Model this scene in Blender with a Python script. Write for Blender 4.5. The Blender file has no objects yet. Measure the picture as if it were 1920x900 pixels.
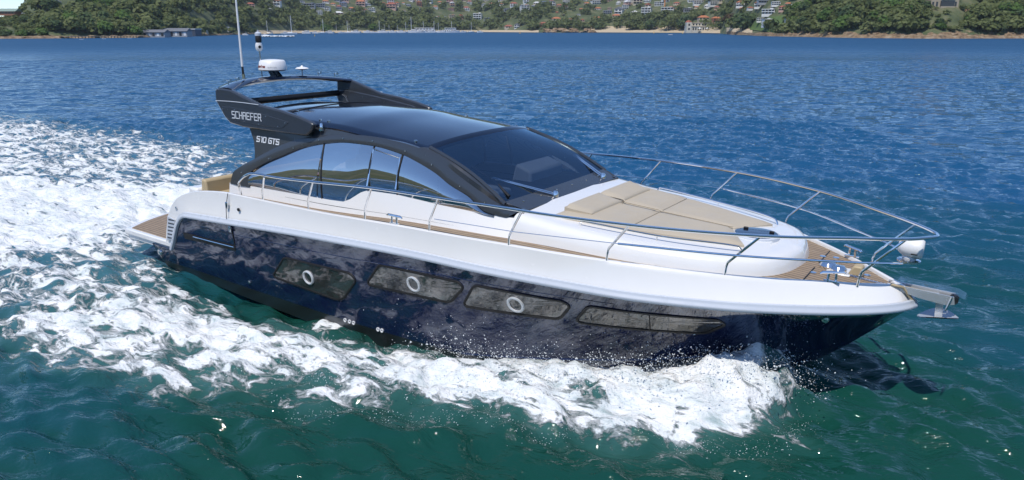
import bpy, bmesh, math, random
import numpy as np
from mathutils import Vector, Matrix, Euler
R = math.radians
random.seed(7); RNG = np.random.default_rng(11)
scene = bpy.context.scene
COL = scene.collection

# ------------------------------------------------------------------ camera, sky, sun, exposure
CAM_H, FOC, PITCH = 4.515271, 1376.576, R(16.0874)      # drone hovering 4.5 m over the water
cam_data = bpy.data.cameras.new('camera')
cam_data.sensor_width = 36.0
cam_data.lens = 36.0 * FOC / 1920.0
cam_data.clip_start = 0.1; cam_data.clip_end = 9000
cam = bpy.data.objects.new('camera', cam_data); COL.objects.link(cam)
cam.location = (0, 0, CAM_H); cam.rotation_euler = (math.pi/2 - PITCH, 0, 0)
scene.camera = cam

SUN_DIR = Vector((-0.22, -0.42, 0.88)).normalized()      # towards the sun
world = bpy.data.worlds.new('World'); scene.world = world; world.use_nodes = True
wn = world.node_tree; wn.nodes.clear()
sky = wn.nodes.new('ShaderNodeTexSky'); sky.sky_type = 'NISHITA'; sky.sun_disc = False
sky.sun_elevation = math.asin(SUN_DIR.z); sky.sun_rotation = math.atan2(SUN_DIR.x, SUN_DIR.y)
sky.air_density = 0.85; sky.altitude = 900; sky.dust_density = 0.0; sky.ozone_density = 3.0
bgn = wn.nodes.new('ShaderNodeBackground'); bgn.inputs['Strength'].default_value = 0.15
wo = wn.nodes.new('ShaderNodeOutputWorld')
tint = wn.nodes.new('ShaderNodeMix'); tint.data_type = 'RGBA'; tint.blend_type = 'MULTIPLY'; tint.inputs[0].default_value = 1.0
tint.inputs[7].default_value = (.90, .97, 1.04, 1); wn.links.new(sky.outputs[0], tint.inputs[6]); wn.links.new(tint.outputs[2], bgn.inputs[0]); wn.links.new(bgn.outputs[0], wo.inputs[0])
sun_data = bpy.data.lights.new('sun', 'SUN'); sun_data.energy = 3.1; sun_data.angle = R(0.53)
sun_data.color = (1.0, 0.94, 0.855)
sun = bpy.data.objects.new('sun', sun_data); COL.objects.link(sun)
sun.rotation_euler = SUN_DIR.to_track_quat('Z', 'Y').to_euler(); sun.location = (-40, -50, 77)
vs = scene.view_settings
vs.view_transform = 'Standard'; vs.look = 'None'; vs.exposure = 0.28; vs.gamma = 1.0; vs.use_curve_mapping = False
scene.cycles.max_bounces = 8; scene.cycles.transparent_max_bounces = 12
scene.cycles.caustics_reflective = False; scene.cycles.caustics_refractive = False
scene.cycles.sample_clamp_indirect = 6.0

# ------------------------------------------------------------------ helpers
def ray(px, py):
    dx, dy = (px - 960) / FOC, -(py - 450) / FOC
    c, s = math.cos(PITCH), math.sin(PITCH)
    return np.array([dx, c + dy * s, -s + dy * c])
def at_depth(px, py, Y):                    # the point on that sight line at ground distance Y
    d = ray(px, py); k = Y / d[1]
    return np.array([d[0] * k, Y, CAM_H + d[2] * k])
def on_water(px, py, z=0.0):
    d = ray(px, py); k = (z - CAM_H) / d[2]
    return np.array([d[0] * k, d[1] * k])

def pchip(xs, ys, x):
    xs = np.asarray(xs, float); ys = np.asarray(ys, float); x = np.clip(np.asarray(x, float), xs[0], xs[-1])
    h = np.diff(xs); d = np.diff(ys) / h
    m = np.zeros(len(xs)); m[0], m[-1] = d[0], d[-1]
    for i in range(1, len(xs) - 1):
        if d[i-1] * d[i] > 0:
            w1, w2 = 2*h[i] + h[i-1], h[i] + 2*h[i-1]
            m[i] = (w1 + w2) / (w1 / d[i-1] + w2 / d[i])
    i = np.clip(np.searchsorted(xs, x) - 1, 0, len(h) - 1)
    t = (x - xs[i]) / h[i]
    return (ys[i]*(2*t**3 - 3*t**2 + 1) + ys[i+1]*(-2*t**3 + 3*t**2) + h[i]*(m[i]*(t**3 - 2*t**2 + t) + m[i+1]*(t**3 - t**2)))
def resample(P, n):
    P = np.asarray(P, float); s = np.r_[0, np.cumsum(np.linalg.norm(np.diff(P, axis=0), axis=1))]
    t = np.linspace(0, s[-1], n)
    return np.stack([np.interp(t, s, P[:, k]) for k in range(P.shape[1])], 1)
def smooth_curve(P, n):                     # a smooth curve through the points
    P = np.asarray(P, float); s = np.r_[0, np.cumsum(np.linalg.norm(np.diff(P, axis=0), axis=1))]
    t = np.linspace(0, s[-1], n)
    return np.stack([pchip(s, P[:, k], t) for k in range(P.shape[1])], 1)

class MB:                                   # collects shapes, then links them as ONE mesh object
    def __init__(self): self.v = []; self.f = []
    def add(self, V, F):
        b = len(self.v); self.v += [tuple(map(float, p)) for p in V]; self.f += [tuple(b + i for i in q) for q in F]; return self
    def grid(self, rows, close_u=False, close_v=False):
        rows = [np.asarray(r, float) for r in rows]; n, m = len(rows), len(rows[0])
        F = []
        for i in range(n if close_u else n - 1):
            for j in range(m if close_v else m - 1):
                F.append((i*m + j, ((i+1) % n)*m + j, ((i+1) % n)*m + (j+1) % m, i*m + (j+1) % m))
        return self.add(np.concatenate(rows), F)
    def box(self, lo, hi, taper=(1, 1)):
        x0, y0, z0 = lo; x1, y1, z1 = hi; cx, cy = (x0+x1)/2, (y0+y1)/2
        t = lambda x, y: (cx + (x-cx)*taper[0], cy + (y-cy)*taper[1])
        V = [(x0,y0,z0),(x1,y0,z0),(x1,y1,z0),(x0,y1,z0)] + [(*t(x,y), z1) for x, y in ((x0,y0),(x1,y0),(x1,y1),(x0,y1))]
        return self.add(V, [(3,2,1,0),(4,5,6,7),(0,1,5,4),(1,2,6,5),(2,3,7,6),(3,0,4,7)])
    def tube(self, P, r, n=8, cap=True):
        P = np.asarray(P, float); r = np.broadcast_to(np.asarray(r, float), (len(P),))
        T = np.gradient(P, axis=0); T /= np.linalg.norm(T, axis=1)[:, None] + 1e-12
        up = np.array([0, 0, 1.0]) if abs(T[0][2]) < .9 else np.array([1.0, 0, 0])
        N = np.cross(T[0], up); N /= np.linalg.norm(N); rows = []
        for i in range(len(P)):
            N = N - T[i] * (N @ T[i]); N /= np.linalg.norm(N); B = np.cross(T[i], N)
            a = np.arange(n) * 2 * np.pi / n
            rows.append(P[i] + r[i] * (np.cos(a)[:, None]*N + np.sin(a)[:, None]*B))
        b = len(self.v); self.grid(rows, close_v=True)
        if cap:
            self.f.append(tuple(range(b, b + n))); e = b + n*(len(P)-1); self.f.append(tuple(range(e, e + n)))
        return self
    def lathe(self, prof, c=(0, 0, 0), n=24, axis='z', cap=True):
        a = np.arange(n) * 2*np.pi/n; rows = []
        for r, z in prof:
            if axis == 'z': rows.append(np.stack([c[0]+r*np.cos(a), c[1]+r*np.sin(a), np.full(n, c[2]+z)], 1))
            elif axis == 'y': rows.append(np.stack([c[0]+r*np.cos(a), np.full(n, c[1]+z), c[2]+r*np.sin(a)], 1))
            else: rows.append(np.stack([np.full(n, c[0]+z), c[1]+r*np.cos(a), c[2]+r*np.sin(a)], 1))
        b = len(self.v); self.grid(rows, close_v=True)
        if cap and prof[0][0] > 1e-4: self.f.append(tuple(range(b, b+n)))
        e = b + n*(len(prof)-1)
        if cap and prof[-1][0] > 1e-4: self.f.append(tuple(range(e, e+n)))
        return self
    def prism(self, poly, a, b, axis=1):     # polygon in the two other axes, pushed from a to b along axis
        n = len(poly); V = []
        for w in (a, b):
            for p in poly: q = list(p); q.insert(axis, w); V.append(q)
        return self.add(V, [tuple(range(n)), tuple(range(2*n-1, n-1, -1))] + [(i, i+n, (i+1) % n + n, (i+1) % n) for i in range(n)])
    def mesh(self, name, mat, smooth=35):
        me = bpy.data.meshes.new(name); me.from_pydata(self.v, [], self.f)
        bm = bmesh.new(); bm.from_mesh(me)
        bmesh.ops.remove_doubles(bm, verts=bm.verts, dist=2e-4)
        bmesh.ops.recalc_face_normals(bm, faces=bm.faces)
        bm.to_mesh(me); bm.free()
        if mat: me.materials.append(mat)
        if smooth:
            me.polygons.foreach_set('use_smooth', [True]*len(me.polygons)); me.set_sharp_from_angle(angle=R(smooth))
        me.update(); return me
    def build(self, name, mat, parent=None, smooth=35, bevel=0, segs=2):
        o = bpy.data.objects.new(name, self.mesh(name, mat, smooth)); COL.objects.link(o); o.parent = parent
        if bevel:
            m = o.modifiers.new('bevel', 'BEVEL'); m.width = bevel; m.segments = segs; m.limit_method = 'ANGLE'; m.angle_limit = R(35)
        return o
def empty(name, loc=(0, 0, 0), rot=(0, 0, 0)):
    o = bpy.data.objects.new(name, None); o.empty_display_size = .3; COL.objects.link(o); o.location = loc; o.rotation_euler = rot; return o
def tag(o, label=None, cat=None, group=None, kind=None):
    for k, v in (('label', label), ('category', cat), ('group', group), ('kind', kind)):
        if v: o[k] = v
    return o
def copy_tree(o, kids, parent=None):
    c = o.copy(); COL.objects.link(c); c.parent = parent
    for ch in kids.get(o.name, ()): copy_tree(ch, kids, c)
    return c
def raw_mesh(name, V, F, mat, smooth=True, attrs=None):      # fast path: numpy vertices and quads
    me = bpy.data.meshes.new(name); V = np.asarray(V, np.float32); F = np.asarray(F, np.int32); k = F.shape[1]
    me.vertices.add(len(V)); me.vertices.foreach_set('co', V.ravel())
    me.loops.add(F.size); me.loops.foreach_set('vertex_index', F.ravel())
    me.polygons.add(len(F)); me.polygons.foreach_set('loop_start', np.arange(0, F.size, k, dtype=np.int32))
    me.update(calc_edges=True)
    if smooth: me.polygons.foreach_set('use_smooth', np.ones(len(F), bool))
    for nm, (dom, typ, dat) in (attrs or {}).items():
        a = me.attributes.new(nm, typ, dom)
        a.data.foreach_set('value' if typ == 'FLOAT' else 'color', np.asarray(dat, np.float32).ravel())
    if mat: me.materials.append(mat)
    me.update(); return me

_tab = RNG.random((256, 256))
def vnoise(x, y):
    xi, yi = np.floor(x).astype(int), np.floor(y).astype(int); fx, fy = x - xi, y - yi
    fx = fx*fx*fx*(fx*(fx*6-15)+10); fy = fy*fy*fy*(fy*(fy*6-15)+10)
    g = lambda a, b: _tab[a & 255, b & 255]
    return (g(xi,yi)*(1-fx)+g(xi+1,yi)*fx)*(1-fy) + (g(xi,yi+1)*(1-fx)+g(xi+1,yi+1)*fx)*fy
def fbm(x, y, o=5, lac=2.03, gain=.5):
    s = 0; a = 1; t = 0
    for k in range(o): s = s + a*vnoise(x + 17.3*k, y - 9.1*k); t += a; a *= gain; x = x*lac; y = y*lac
    return s / t
def sstep(a, b, x): t = np.clip((x-a)/(b-a), 0, 1); return t*t*(3-2*t)

# ------------------------------------------------------------------ materials
def nodes_of(name):
    m = bpy.data.materials.new(name); m.use_nodes = True; nt = m.node_tree
    return m, nt, nt.nodes['Principled BSDF']
def N(nt, typ, **kw):
    n = nt.nodes.new(typ)
    for k, v in kw.items():
        if k in n.inputs: n.inputs[k].default_value = v
        else: setattr(n, k, v)
    return n
def math_(nt, op, a, b=None, c=None):
    n = nt.nodes.new('ShaderNodeMath'); n.operation = op
    for i, v in enumerate((a, b, c)):
        if v is None: continue
        if isinstance(v, (int, float)): n.inputs[i].default_value = v
        else: nt.links.new(v, n.inputs[i])
    return n.outputs[0]
def ramp(nt, fac, stops):
    r = nt.nodes.new('ShaderNodeValToRGB'); nt.links.new(fac, r.inputs[0]); e = r.color_ramp.elements
    while len(e) < len(stops): e.new(.5)
    for i, (p, c) in enumerate(stops):
        e[i].position = p; e[i].color = (c, c, c, 1) if isinstance(c, (int, float)) else (*c, 1)
    return r.outputs[0]
def mixc(nt, fac, a, b):
    n = nt.nodes.new('ShaderNodeMix'); n.data_type = 'RGBA'
    for s, v in ((n.inputs[0], fac), (n.inputs[6], a), (n.inputs[7], b)):
        if isinstance(v, (int, float)): s.default_value = v
        elif isinstance(v, tuple): s.default_value = (*v, 1)
        else: nt.links.new(v, s)
    return n.outputs[2]
def noise(nt, vec, scale, detail=4, rough=.55, dist=0):
    n = nt.nodes.new('ShaderNodeTexNoise'); n.inputs['Scale'].default_value = scale; n.inputs['Detail'].default_value = detail
    n.inputs['Roughness'].default_value = rough; n.inputs['Distortion'].default_value = dist
    if vec is not None: nt.links.new(vec, n.inputs['Vector'])
    return n.outputs[0]
def coords(nt, kind='Object', scale=(1, 1, 1), rot=(0, 0, 0)):
    tc = nt.nodes.new('ShaderNodeTexCoord'); mp = nt.nodes.new('ShaderNodeMapping')
    mp.inputs['Scale'].default_value = scale; mp.inputs['Rotation'].default_value = rot
    nt.links.new(tc.outputs[kind], mp.inputs[0]); return mp.outputs[0]
def coords2(nt, rot, scale):              # turned first, then stretched along the turned axes
    a = coords(nt, 'Object', (1, 1, 1), (0, 0, rot)); mp = nt.nodes.new('ShaderNodeMapping'); mp.inputs['Scale'].default_value = scale
    nt.links.new(a, mp.inputs[0]); return mp.outputs[0]
def bump(nt, h, strength, dist, normal=None):
    b = nt.nodes.new('ShaderNodeBump'); b.inputs['Strength'].default_value = strength; b.inputs['Distance'].default_value = dist
    nt.links.new(h, b.inputs['Height'])
    if normal is not None: nt.links.new(normal, b.inputs['Normal'])
    return b.outputs[0]
def mat(name, col, rough=.5, metal=0, ior=1.5, coat=0, var=.06, vscale=3, bumpy=0, bscale=40):
    m, nt, p = nodes_of(name)
    v = coords(nt)
    c = tuple(col); d = tuple(x*(1-var*2) for x in col)
    nt.links.new(mixc(nt, noise(nt, v, vscale), d, tuple(min(1, x*(1+var)) for x in c)), p.inputs['Base Color'])
    nt.links.new(ramp(nt, noise(nt, v, vscale*2.7), [(.3, max(.01, rough*.8)), (.7, min(1, rough*1.25))]), p.inputs['Roughness'])
    p.inputs['Metallic'].default_value = metal; p.inputs['IOR'].default_value = ior
    p.inputs['Coat Weight'].default_value = coat; p.inputs['Coat Roughness'].default_value = .03
    if bumpy: nt.links.new(bump(nt, noise(nt, v, bscale), bumpy, .01), p.inputs['Normal'])
    return m
M = {}
M['white'] = mat('white_gelcoat', (.81, .805, .79), .22, coat=.6, var=.02)
M['trim'] = mat('grey_white_moulding', (.56, .60, .66), .3, coat=.3, var=.03)
M['dark'] = mat('dark_grey_paint', (.040, .046, .056), .22, coat=.5, var=.04)
M['roof'] = mat('gloss_black_roof', (.006, .012, .030), .09, ior=1.5, coat=.6, var=.05)
M['black'] = mat('black_rubber', (.012, .012, .013), .5)
M['chrome'] = mat('polished_steel', (.82, .82, .82), .09, metal=1, var=.03)
M['beige'] = mat('beige_vinyl', (.48, .415, .315), .55, var=.05, vscale=2, bumpy=.25, bscale=9)
M['beige2'] = mat('tan_vinyl', (.46, .365, .22), .5, var=.05)
M['wood'] = mat('brown_wood', (.16, .06, .03), .35, var=.2)
M['plastic'] = mat('white_plastic', (.80, .80, .80), .35, var=.02)
M['greyin'] = mat('grey_interior', (.58, .58, .58), .6)
M['darkin'] = mat('dark_interior', (.03, .028, .027), .6)
M['ring'] = mat('satin_steel_ring', (.80, .81, .82), .3, metal=.35)
M['letter'] = mat('silver_lettering', (.75, .78, .82), .3, var=.02)
M['letterbrown'] = mat('red_brown_lettering', (.25, .06, .04), .4)
M['fluke'] = mat('galvanised_steel', (.66, .68, .70), .22, metal=.5)

def hull_mat():
    m, nt, p = nodes_of('navy_hull_gloss')
    tc = N(nt, 'ShaderNodeTexCoord'); sp = N(nt, 'ShaderNodeSeparateXYZ'); nt.links.new(tc.outputs['Object'], sp.inputs[0])
    k = ramp(nt, math_(nt, 'MULTIPLY_ADD', sp.outputs[2], 4.0, .5), [(.885, 0.0), (.905, 1.0)])   # z = 0.10 is the paint line
    nt.links.new(mixc(nt, k, (.013, .013, .014), (.007, .012, .046)), p.inputs['Base Color'])
    nt.links.new(math_(nt, 'MULTIPLY_ADD', k, -.27, .30), p.inputs['Roughness'])
    p.inputs['IOR'].default_value = 1.95; p.inputs['Specular Tint'].default_value = (.80, .87, 1.0, 1); p.inputs['Coat Weight'].default_value = .15; p.inputs['Coat Roughness'].default_value = .02
    nt.links.new(bump(nt, noise(nt, tc.outputs['Object'], 1.1, 1), .06, .05), p.inputs['Normal'])
    return m
M['hull'] = hull_mat()
def glass_mat(name, tint, refl, base_fac):
    m = bpy.data.materials.new(name); m.use_nodes = True; nt = m.node_tree; nt.nodes.clear()
    out = N(nt, 'ShaderNodeOutputMaterial'); tr = N(nt, 'ShaderNodeBsdfTransparent'); tr.inputs[0].default_value = (*tint, 1)
    gl = N(nt, 'ShaderNodeBsdfGlossy'); gl.inputs[0].default_value = (*refl, 1); gl.inputs['Roughness'].default_value = .015
    fr = N(nt, 'ShaderNodeFresnel'); ge = N(nt, 'ShaderNodeNewGeometry')     # same reflectance from both sides of the thin pane
    nt.links.new(math_(nt, 'POWER', base_fac, math_(nt, 'MULTIPLY_ADD', ge.outputs['Backfacing'], -2.0, 1.0)), fr.inputs[0])
    v = coords(nt); nt.links.new(bump(nt, noise(nt, v, .9, 2), .1, .04), gl.inputs['Normal'])
    mx = N(nt, 'ShaderNodeMixShader'); nt.links.new(fr.outputs[0], mx.inputs[0]); nt.links.new(tr.outputs[0], mx.inputs[1]); nt.links.new(gl.outputs[0], mx.inputs[2])
    nt.links.new(mx.outputs[0], out.inputs[0]); return m
M['sideglass'] = glass_mat('mirror_tinted_glass', (.22, .22, .23), (1, 1, 1), 7.0)
M['screen'] = glass_mat('blue_tinted_glass', (.32, .37, .43), (.62, .82, 1), 2.4)
M['clear'] = glass_mat('clear_acrylic', (.985, .988, .99), (1, 1, 1), 1.3)
def hullwin_mat():
    m, nt, p = nodes_of('dark_hull_glass')
    v = coords(nt); nt.links.new(mixc(nt, noise(nt, v, 5), (.024, .024, .023), (.048, .046, .043)), p.inputs['Base Color'])
    p.inputs['Roughness'].default_value = .03; p.inputs['IOR'].default_value = 2.4
    nt.links.new(bump(nt, noise(nt, v, 1.1, 2), .1, .04), p.inputs['Normal']); return m
M['hullwin'] = hullwin_mat()
def teak_mat():
    m, nt, p = nodes_of('teak_planking')
    tc = N(nt, 'ShaderNodeTexCoord'); sp = N(nt, 'ShaderNodeSeparateXYZ'); nt.links.new(tc.outputs['Object'], sp.inputs[0])
    w = math_(nt, 'FRACT', math_(nt, 'MULTIPLY', sp.outputs[1], 13.0))
    seam = ramp(nt, w, [(.0, 1.0), (.17, 1.0), (.22, 0.0), (1.0, 0.0)])
    g = noise(nt, coords(nt, 'Object', (1.5, 22, 4)), 3, 5)
    base = ramp(nt, g, [(.3, (.23, .165, .105)), (.7, (.38, .285, .195))])
    nt.links.new(mixc(nt, seam, base, (.05, .042, .035)), p.inputs['Base Color']); p.inputs['Roughness'].default_value = .65
    return m
M['teak'] = teak_mat()
# ------------------------------------------------------------------ the motor yacht (boat frame: x forward from the bathing platform, y to port, z up from the water)
BOAT_R = Matrix(((0.8231746, 0.5676511, 0.0124803), (-0.5675070, 0.8232598, -0.0133805), (-0.0178700, 0.0039318, 0.9998326)))
BOAT_T = Vector((-6.772559, 16.260680, 0.0))
yacht = empty('motor_yacht', BOAT_T, BOAT_R.to_euler())
tag(yacht, 'white and navy blue motor yacht with black hardtop speeding across the water', 'yacht')

def part(name, mb, m, parent=None, **k): return mb.build(name, M[m] if isinstance(m, str) else m, parent or yacht, **k)
mir = lambda P: np.asarray(P, float) * np.array([1, -1, 1])

# main curves of the hull (starboard side as positive half breadth)
XR = [2.31, 3.68, 6, 8.7, 10.87, 12.2, 13.0, 13.5, 13.82, 13.98, 14.06]
ZRv = [1.20, 1.30, 1.45, 1.56, 1.575, 1.575, 1.57, 1.565, 1.56, 1.555, 1.55]
YRv = [2.11, 2.14, 2.15, 2.15, 1.95, 1.54, 1.10, .74, .43, .20, 0.0]
def yr(x): return pchip([0, .5, 2] + XR, [2.0, 2.05, 2.09] + YRv, x)
XG = [2.07, 2.4, 2.8, 3.64, 5, 6, 8.2, 9.9, 10.84, 12.16, 12.9, 13.49, 13.8, 13.91, 13.94]
ZGv = [1.55, 1.66, 1.74, 1.82, 1.84, 1.86, 1.94, 1.97, 1.965, 1.92, 1.88, 1.83, 1.805, 1.795, 1.79]
YGv = [2.01, 2.015, 2.02, 2.04, 2.06, 2.07, 2.07, 1.97, 1.81, 1.33, .88, .41, .14, .05, 0.0]
def yg(x): return pchip(XG, YGv, x)
def zg(x): return pchip(XG, ZGv, x)
def curve(pts_pre, X, Y, Z, n):
    s = np.r_[0, np.cumsum(np.hypot(np.diff(X), np.diff(Y)))]; t = np.linspace(0, s[-1], n)
    c = np.stack([pchip(s, X, t), pchip(s, Y, t), pchip(s, Z, t)], 1)
    return np.concatenate([np.asarray(pts_pre, float).reshape(-1, 3), c])
rub = curve([(.92, 2.05, .42), (1.3, 2.06, .42), (1.68, 2.07, .43), (1.80, 2.08, .60), (1.92, 2.09, .82), (2.04, 2.095, 1.01), (2.16, 2.10, 1.13)], XR, YRv, ZRv, 150)
NU = 170
u = np.linspace(0, 1, NU)
rubc = resample(rub, NU)
XC = [1.15, 4, 6.5, 8, 9.2, 10.8, 12, 12.8, 13.25, 13.42]
chine = curve([(.95, 1.93, .1)], XC, [1.93, 1.94, 1.93, 1.86, 1.72, 1.30, .80, .38, .12, .012], [-.03, -.14, -.20, -.14, .04, .34, .60, .74, .83, .88], NU - 1)
XK = [1.15, 6, 9, 10.5, 11.6, 12.3, 12.92, 13.25, 13.40]
keel = curve([(.95, 0, -.5)], XK, [0.0]*9, [-.55, -.6, -.55, -.42, -.15, .08, .45, .72, .86], NU - 1)
rows = []
for v in np.linspace(0, 1, 18):
    P = rubc*(1-v) + chine*v
    fl = np.interp(P[:, 0], [6, 9, 12, 13.3, 14], [0, .03, .10, .03, 0])
    P = P.copy(); P[:, 1] = np.maximum(P[:, 1] - 4*v*(1-v)*fl, 0.004 if v > 0 else 0)
    rows.append(P)
side_rows = list(rows)
for v in np.linspace(.15, 1, 7): rows.append(chine*(1-v) + keel*v)
h = MB(); h.grid([mir(r) for r in rows]); h.grid([r for r in rows])
e = [r[0] for r in rows]                                    # closes the stern
loop = [mir(p) for p in e] + [p for p in e[::-1]]
h.add(loop, [tuple(range(len(loop)))])
hull = part('hull', h, 'hull', smooth=50)
tag(hull, 'glossy navy blue hull with black bottom paint')
# dense samples of the hull side: y for a given (x, z)
SIDE = np.concatenate([resample(r, 700) for r in [a*(1-t) + b*t for a, b in zip(side_rows[:-1], side_rows[1:]) for t in (0, .2, .4, .6, .8)]])
def yhull(x, z):
    d = (SIDE[:, 0]-x)**2 + (SIDE[:, 2]-z)**2; i = np.argpartition(d, 6)[:6]; w = 1/(d[i]+1e-5)
    return float((SIDE[i, 1]*w).sum()/w.sum())
def round_poly(P, r, n=5):
    P = [np.asarray(p, float) for p in P]; out = []
    for i, p in enumerate(P):
        a, b = P[i-1], P[(i+1) % len(P)]; da, db = a-p, b-p; la, lb = np.linalg.norm(da), np.linalg.norm(db); k = min(r, la*.45, lb*.45)
        A, B = p + da/la*k, p + db/lb*k
        for t in np.linspace(0, 1, n): out.append((1-t)**2*A + 2*t*(1-t)*p + t*t*B)
    return np.array(out)
def densify(P, step=.08):
    out = []
    for i in range(len(P)):
        a, b = P[i], P[(i+1) % len(P)]; k = max(1, int(np.linalg.norm(b-a)/step)); out += [a + (b-a)*t/k for t in range(k)]
    return np.array(out)
def patch(outline, surf, off, rings=4, inner=0.0, side=-1):   # a piece lying on a surface y = surf(x, z)
    c = outline.mean(0); rws = []
    for s in np.linspace(1, inner, rings + 1):
        q = c + (outline - c)*s; rws.append(np.array([(p[0], side*(surf(p[0], p[1]) + off), p[1]) for p in q]))
    mb = MB(); mb.grid(rws, close_v=True)
    return mb, rws
def strip_ring(outline, width, surf, off, side=-1, depth=.02):
    c = outline.mean(0); L = np.linalg.norm(outline - c, axis=1, keepdims=True)
    T = np.roll(outline, -1, 0) - np.roll(outline, 1, 0); T /= np.linalg.norm(T, axis=1, keepdims=True); Nn = np.stack([T[:, 1], -T[:, 0]], 1)
    if ((outline - c)*Nn).sum() < 0: Nn = -Nn
    mk = lambda k, o: np.array([(p[0], side*(surf(p[0], p[1]) + o), p[1]) for p in outline + Nn*k])
    return MB().grid([mk(width, -.006), mk(width*.8, off), mk(width*.15, off), mk(0, off - depth)], close_v=True)
WIN = [[(5.05,.93),(6.59,.975),(6.69,.90),(6.33,.50),(6.16,.455),(4.66,.52)],
       [(7.27,1.255),(8.74,1.30),(8.80,1.25),(8.55,.985),(8.46,.95),(6.96,.895)],
       [(9.02,1.31),(10.31,1.325),(10.38,1.285),(10.19,1.045),(8.78,.955)],
       [(10.66,1.32),(12.14,1.335),(12.19,1.27),(11.95,1.075),(10.44,1.045)]]
RINGS = [(5.59, .70), (7.91, 1.10), (9.62, 1.15)]
for sd in (-1, 1):
    for i, w in enumerate(WIN):
        out = densify(round_poly(w, .07), .09)
        g, _ = patch(out, yhull, .004, 5, 0, sd)
        gl = part('hull_window', g, 'hullwin')
        part('window_frame', strip_ring(out, .04, yhull, .016, sd, .02), 'black', gl)
        if i < 3:
            cx, cz = RINGS[i]; yy = yhull(cx, cz)*sd
            prof = [(.125, .0), (.122, .022), (.108, .03), (.094, .026), (.088, .004)]
            A_ = np.linspace(0, 2*math.pi, 29)[:-1]
            part('porthole_ring', MB().grid([np.array([(cx + r*math.cos(a), sd*(yhull(cx + r*math.cos(a), cz + r*math.sin(a)) + d + .004), cz + r*math.sin(a)) for a in A_]) for r, d in prof], close_v=True), 'ring', gl)
        else:
            part('mullion', MB().tube([(11.39, sd*(yhull(11.39, 1.325)+.006), 1.325), (11.34, sd*(yhull(11.34, 1.06)+.006), 1.06)], .008, 6), 'black', gl)
    for x, z in ((6.31,.10),(6.41,.10),(6.50,.10),(7.03,.12),(7.11,.12)):
        part('drain_outlet', MB().lathe([(.034, 0), (.034, sd*.016), (.018, sd*.016), (.014, sd*.004)], (x, sd*yhull(x, z), z), 12, 'y', False), 'plastic')
    part('exhaust_fitting', MB().lathe([(.03, 0), (.03, sd*.02), (.006, sd*.024)], (3.91, sd*yhull(3.91, .24), .24), 10, 'y'), 'chrome')
    part('bow_light', MB().lathe([(.045, 0), (.042, sd*.02), (.004, sd*.026)], (13.25, sd*(yhull(13.25, 1.46)), 1.46), 12, 'y'), 'chrome')
    part('stern_fitting', MB().lathe([(.07, 0), (.06, sd*.03), (.006, sd*.04)], (1.12, sd*yhull(1.12, .27), .27), 12, 'y'), 'chrome')
    # fold-down balcony panel with its dark slot and steel rod
    out = densify(np.array([(2.10,.865),(3.72,.915),(3.70,.80),(2.12,.735)]), .12)
    b, _ = patch(out, yhull, .006, 3, 0, sd); fold = part('balcony_panel_slot', b, 'black')
    part('rod', MB().tube([(x, sd*(yhull(x, z)+.025), z) for x, z in ((2.45,.84),(2.9,.852),(3.3,.864),(3.70,.876))], .012, 6), 'chrome', fold)
    part('panel_seam', MB().tube([(x, sd*(yhull(x, z)+.003), z) for x, z in ((3.745,1.28),(3.73,1.1),(3.715,.92))], .012, 6), 'black', fold)
    part('panel_seam', MB().tube([(x, sd*(yhull(x, z)+.001), z) for x, z in np.stack([np.linspace(2.55, 3.7, 9), np.linspace(1.06, 1.13, 9)], 1)], .004, 5), 'black', fold)
    part('hinge', MB().box((3.70, sd*(yhull(3.72,1.24)+.03)-.02, 1.17), (3.76, sd*(yhull(3.72,1.24)+.03)+.02, 1.28)), 'chrome', fold, bevel=.01)
    part('spray_rail', MB().tube([(x, sd*(yhull(x, z)+.0), z) for x, z in [(a, np.interp(a, [8.6, 10, 11, 12.8], [.10, .32, .46, .78])) for a in np.linspace(8.6, 12.8, 40)]], .014, 6), 'hull')
    part('hull_crease', MB().tube([(x, sd*(yhull(x, z)+.001), z) for x, z in [(a, np.interp(a, [3.8, 6, 8.7, 11], [1.12, 1.22, 1.38, 1.45])) for a in np.linspace(3.8, 11, 40)]], .006, 5), 'hull')

# white topsides from the moulding up to the gunwale, its rounded cap and the inner bulwark
top = np.concatenate([np.array([(1.43, 2.05, .55), (1.50, 2.045, .82), (1.59, 2.03, 1.11), (1.74, 2.02, 1.32), (1.90, 2.015, 1.46)]), curve([], XG, YGv, ZGv, 150)])
low = rubc[rubc[:, 0] >= 1.66]; low = np.concatenate([[(1.68, 2.07, .43)], low[1:]])
# pair the two curves by distance run so that the stern corner follows the moulding
na = 24
iA = np.argmin(np.abs(top[:, 0] - 2.4)); iB = np.argmin(np.abs(low[:, 0] - 2.45))
topr = np.concatenate([resample(top[:iA+1], na), resample(top[iA:], 150)[1:]])
lowr = np.concatenate([resample(low[:iB+1], na), resample(low[iB:], 150)[1:]])
t = MB(); iN = np.array([0, 1, 0])
for sg in (-1, 1):
    rr = []
    for v in np.linspace(0, 1, 9):
        P = lowr*(1-v) + topr*v; P[:, 1] += -.012*4*v*(1-v)*np.interp(P[:, 0], [1, 13, 14], [1, 1, 0]); rr.append(P)
    capw = np.interp(topr[:, 0], [1, 3, 12, 13.3, 13.9], [.07, .07, .08, .07, .0])
    for dz, k in ((.006, .12), (.010, .5), (.006, .9), (-.02, 1.0), (-.14, 1.02)):
        P = topr.copy(); P[:, 1] = np.maximum(P[:, 1] - capw*k, 0); P[:, 0] -= np.interp(P[:, 0], [13.4, 13.94], [0, .12])*k; P[:, 2] += dz; rr.append(P)
    t.grid([r*np.array([1, sg, 1]) for r in rr])
tops = part('topsides', t, 'white', smooth=40)
tag(tops, 'white upper hull side running up to the gunwale')
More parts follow.
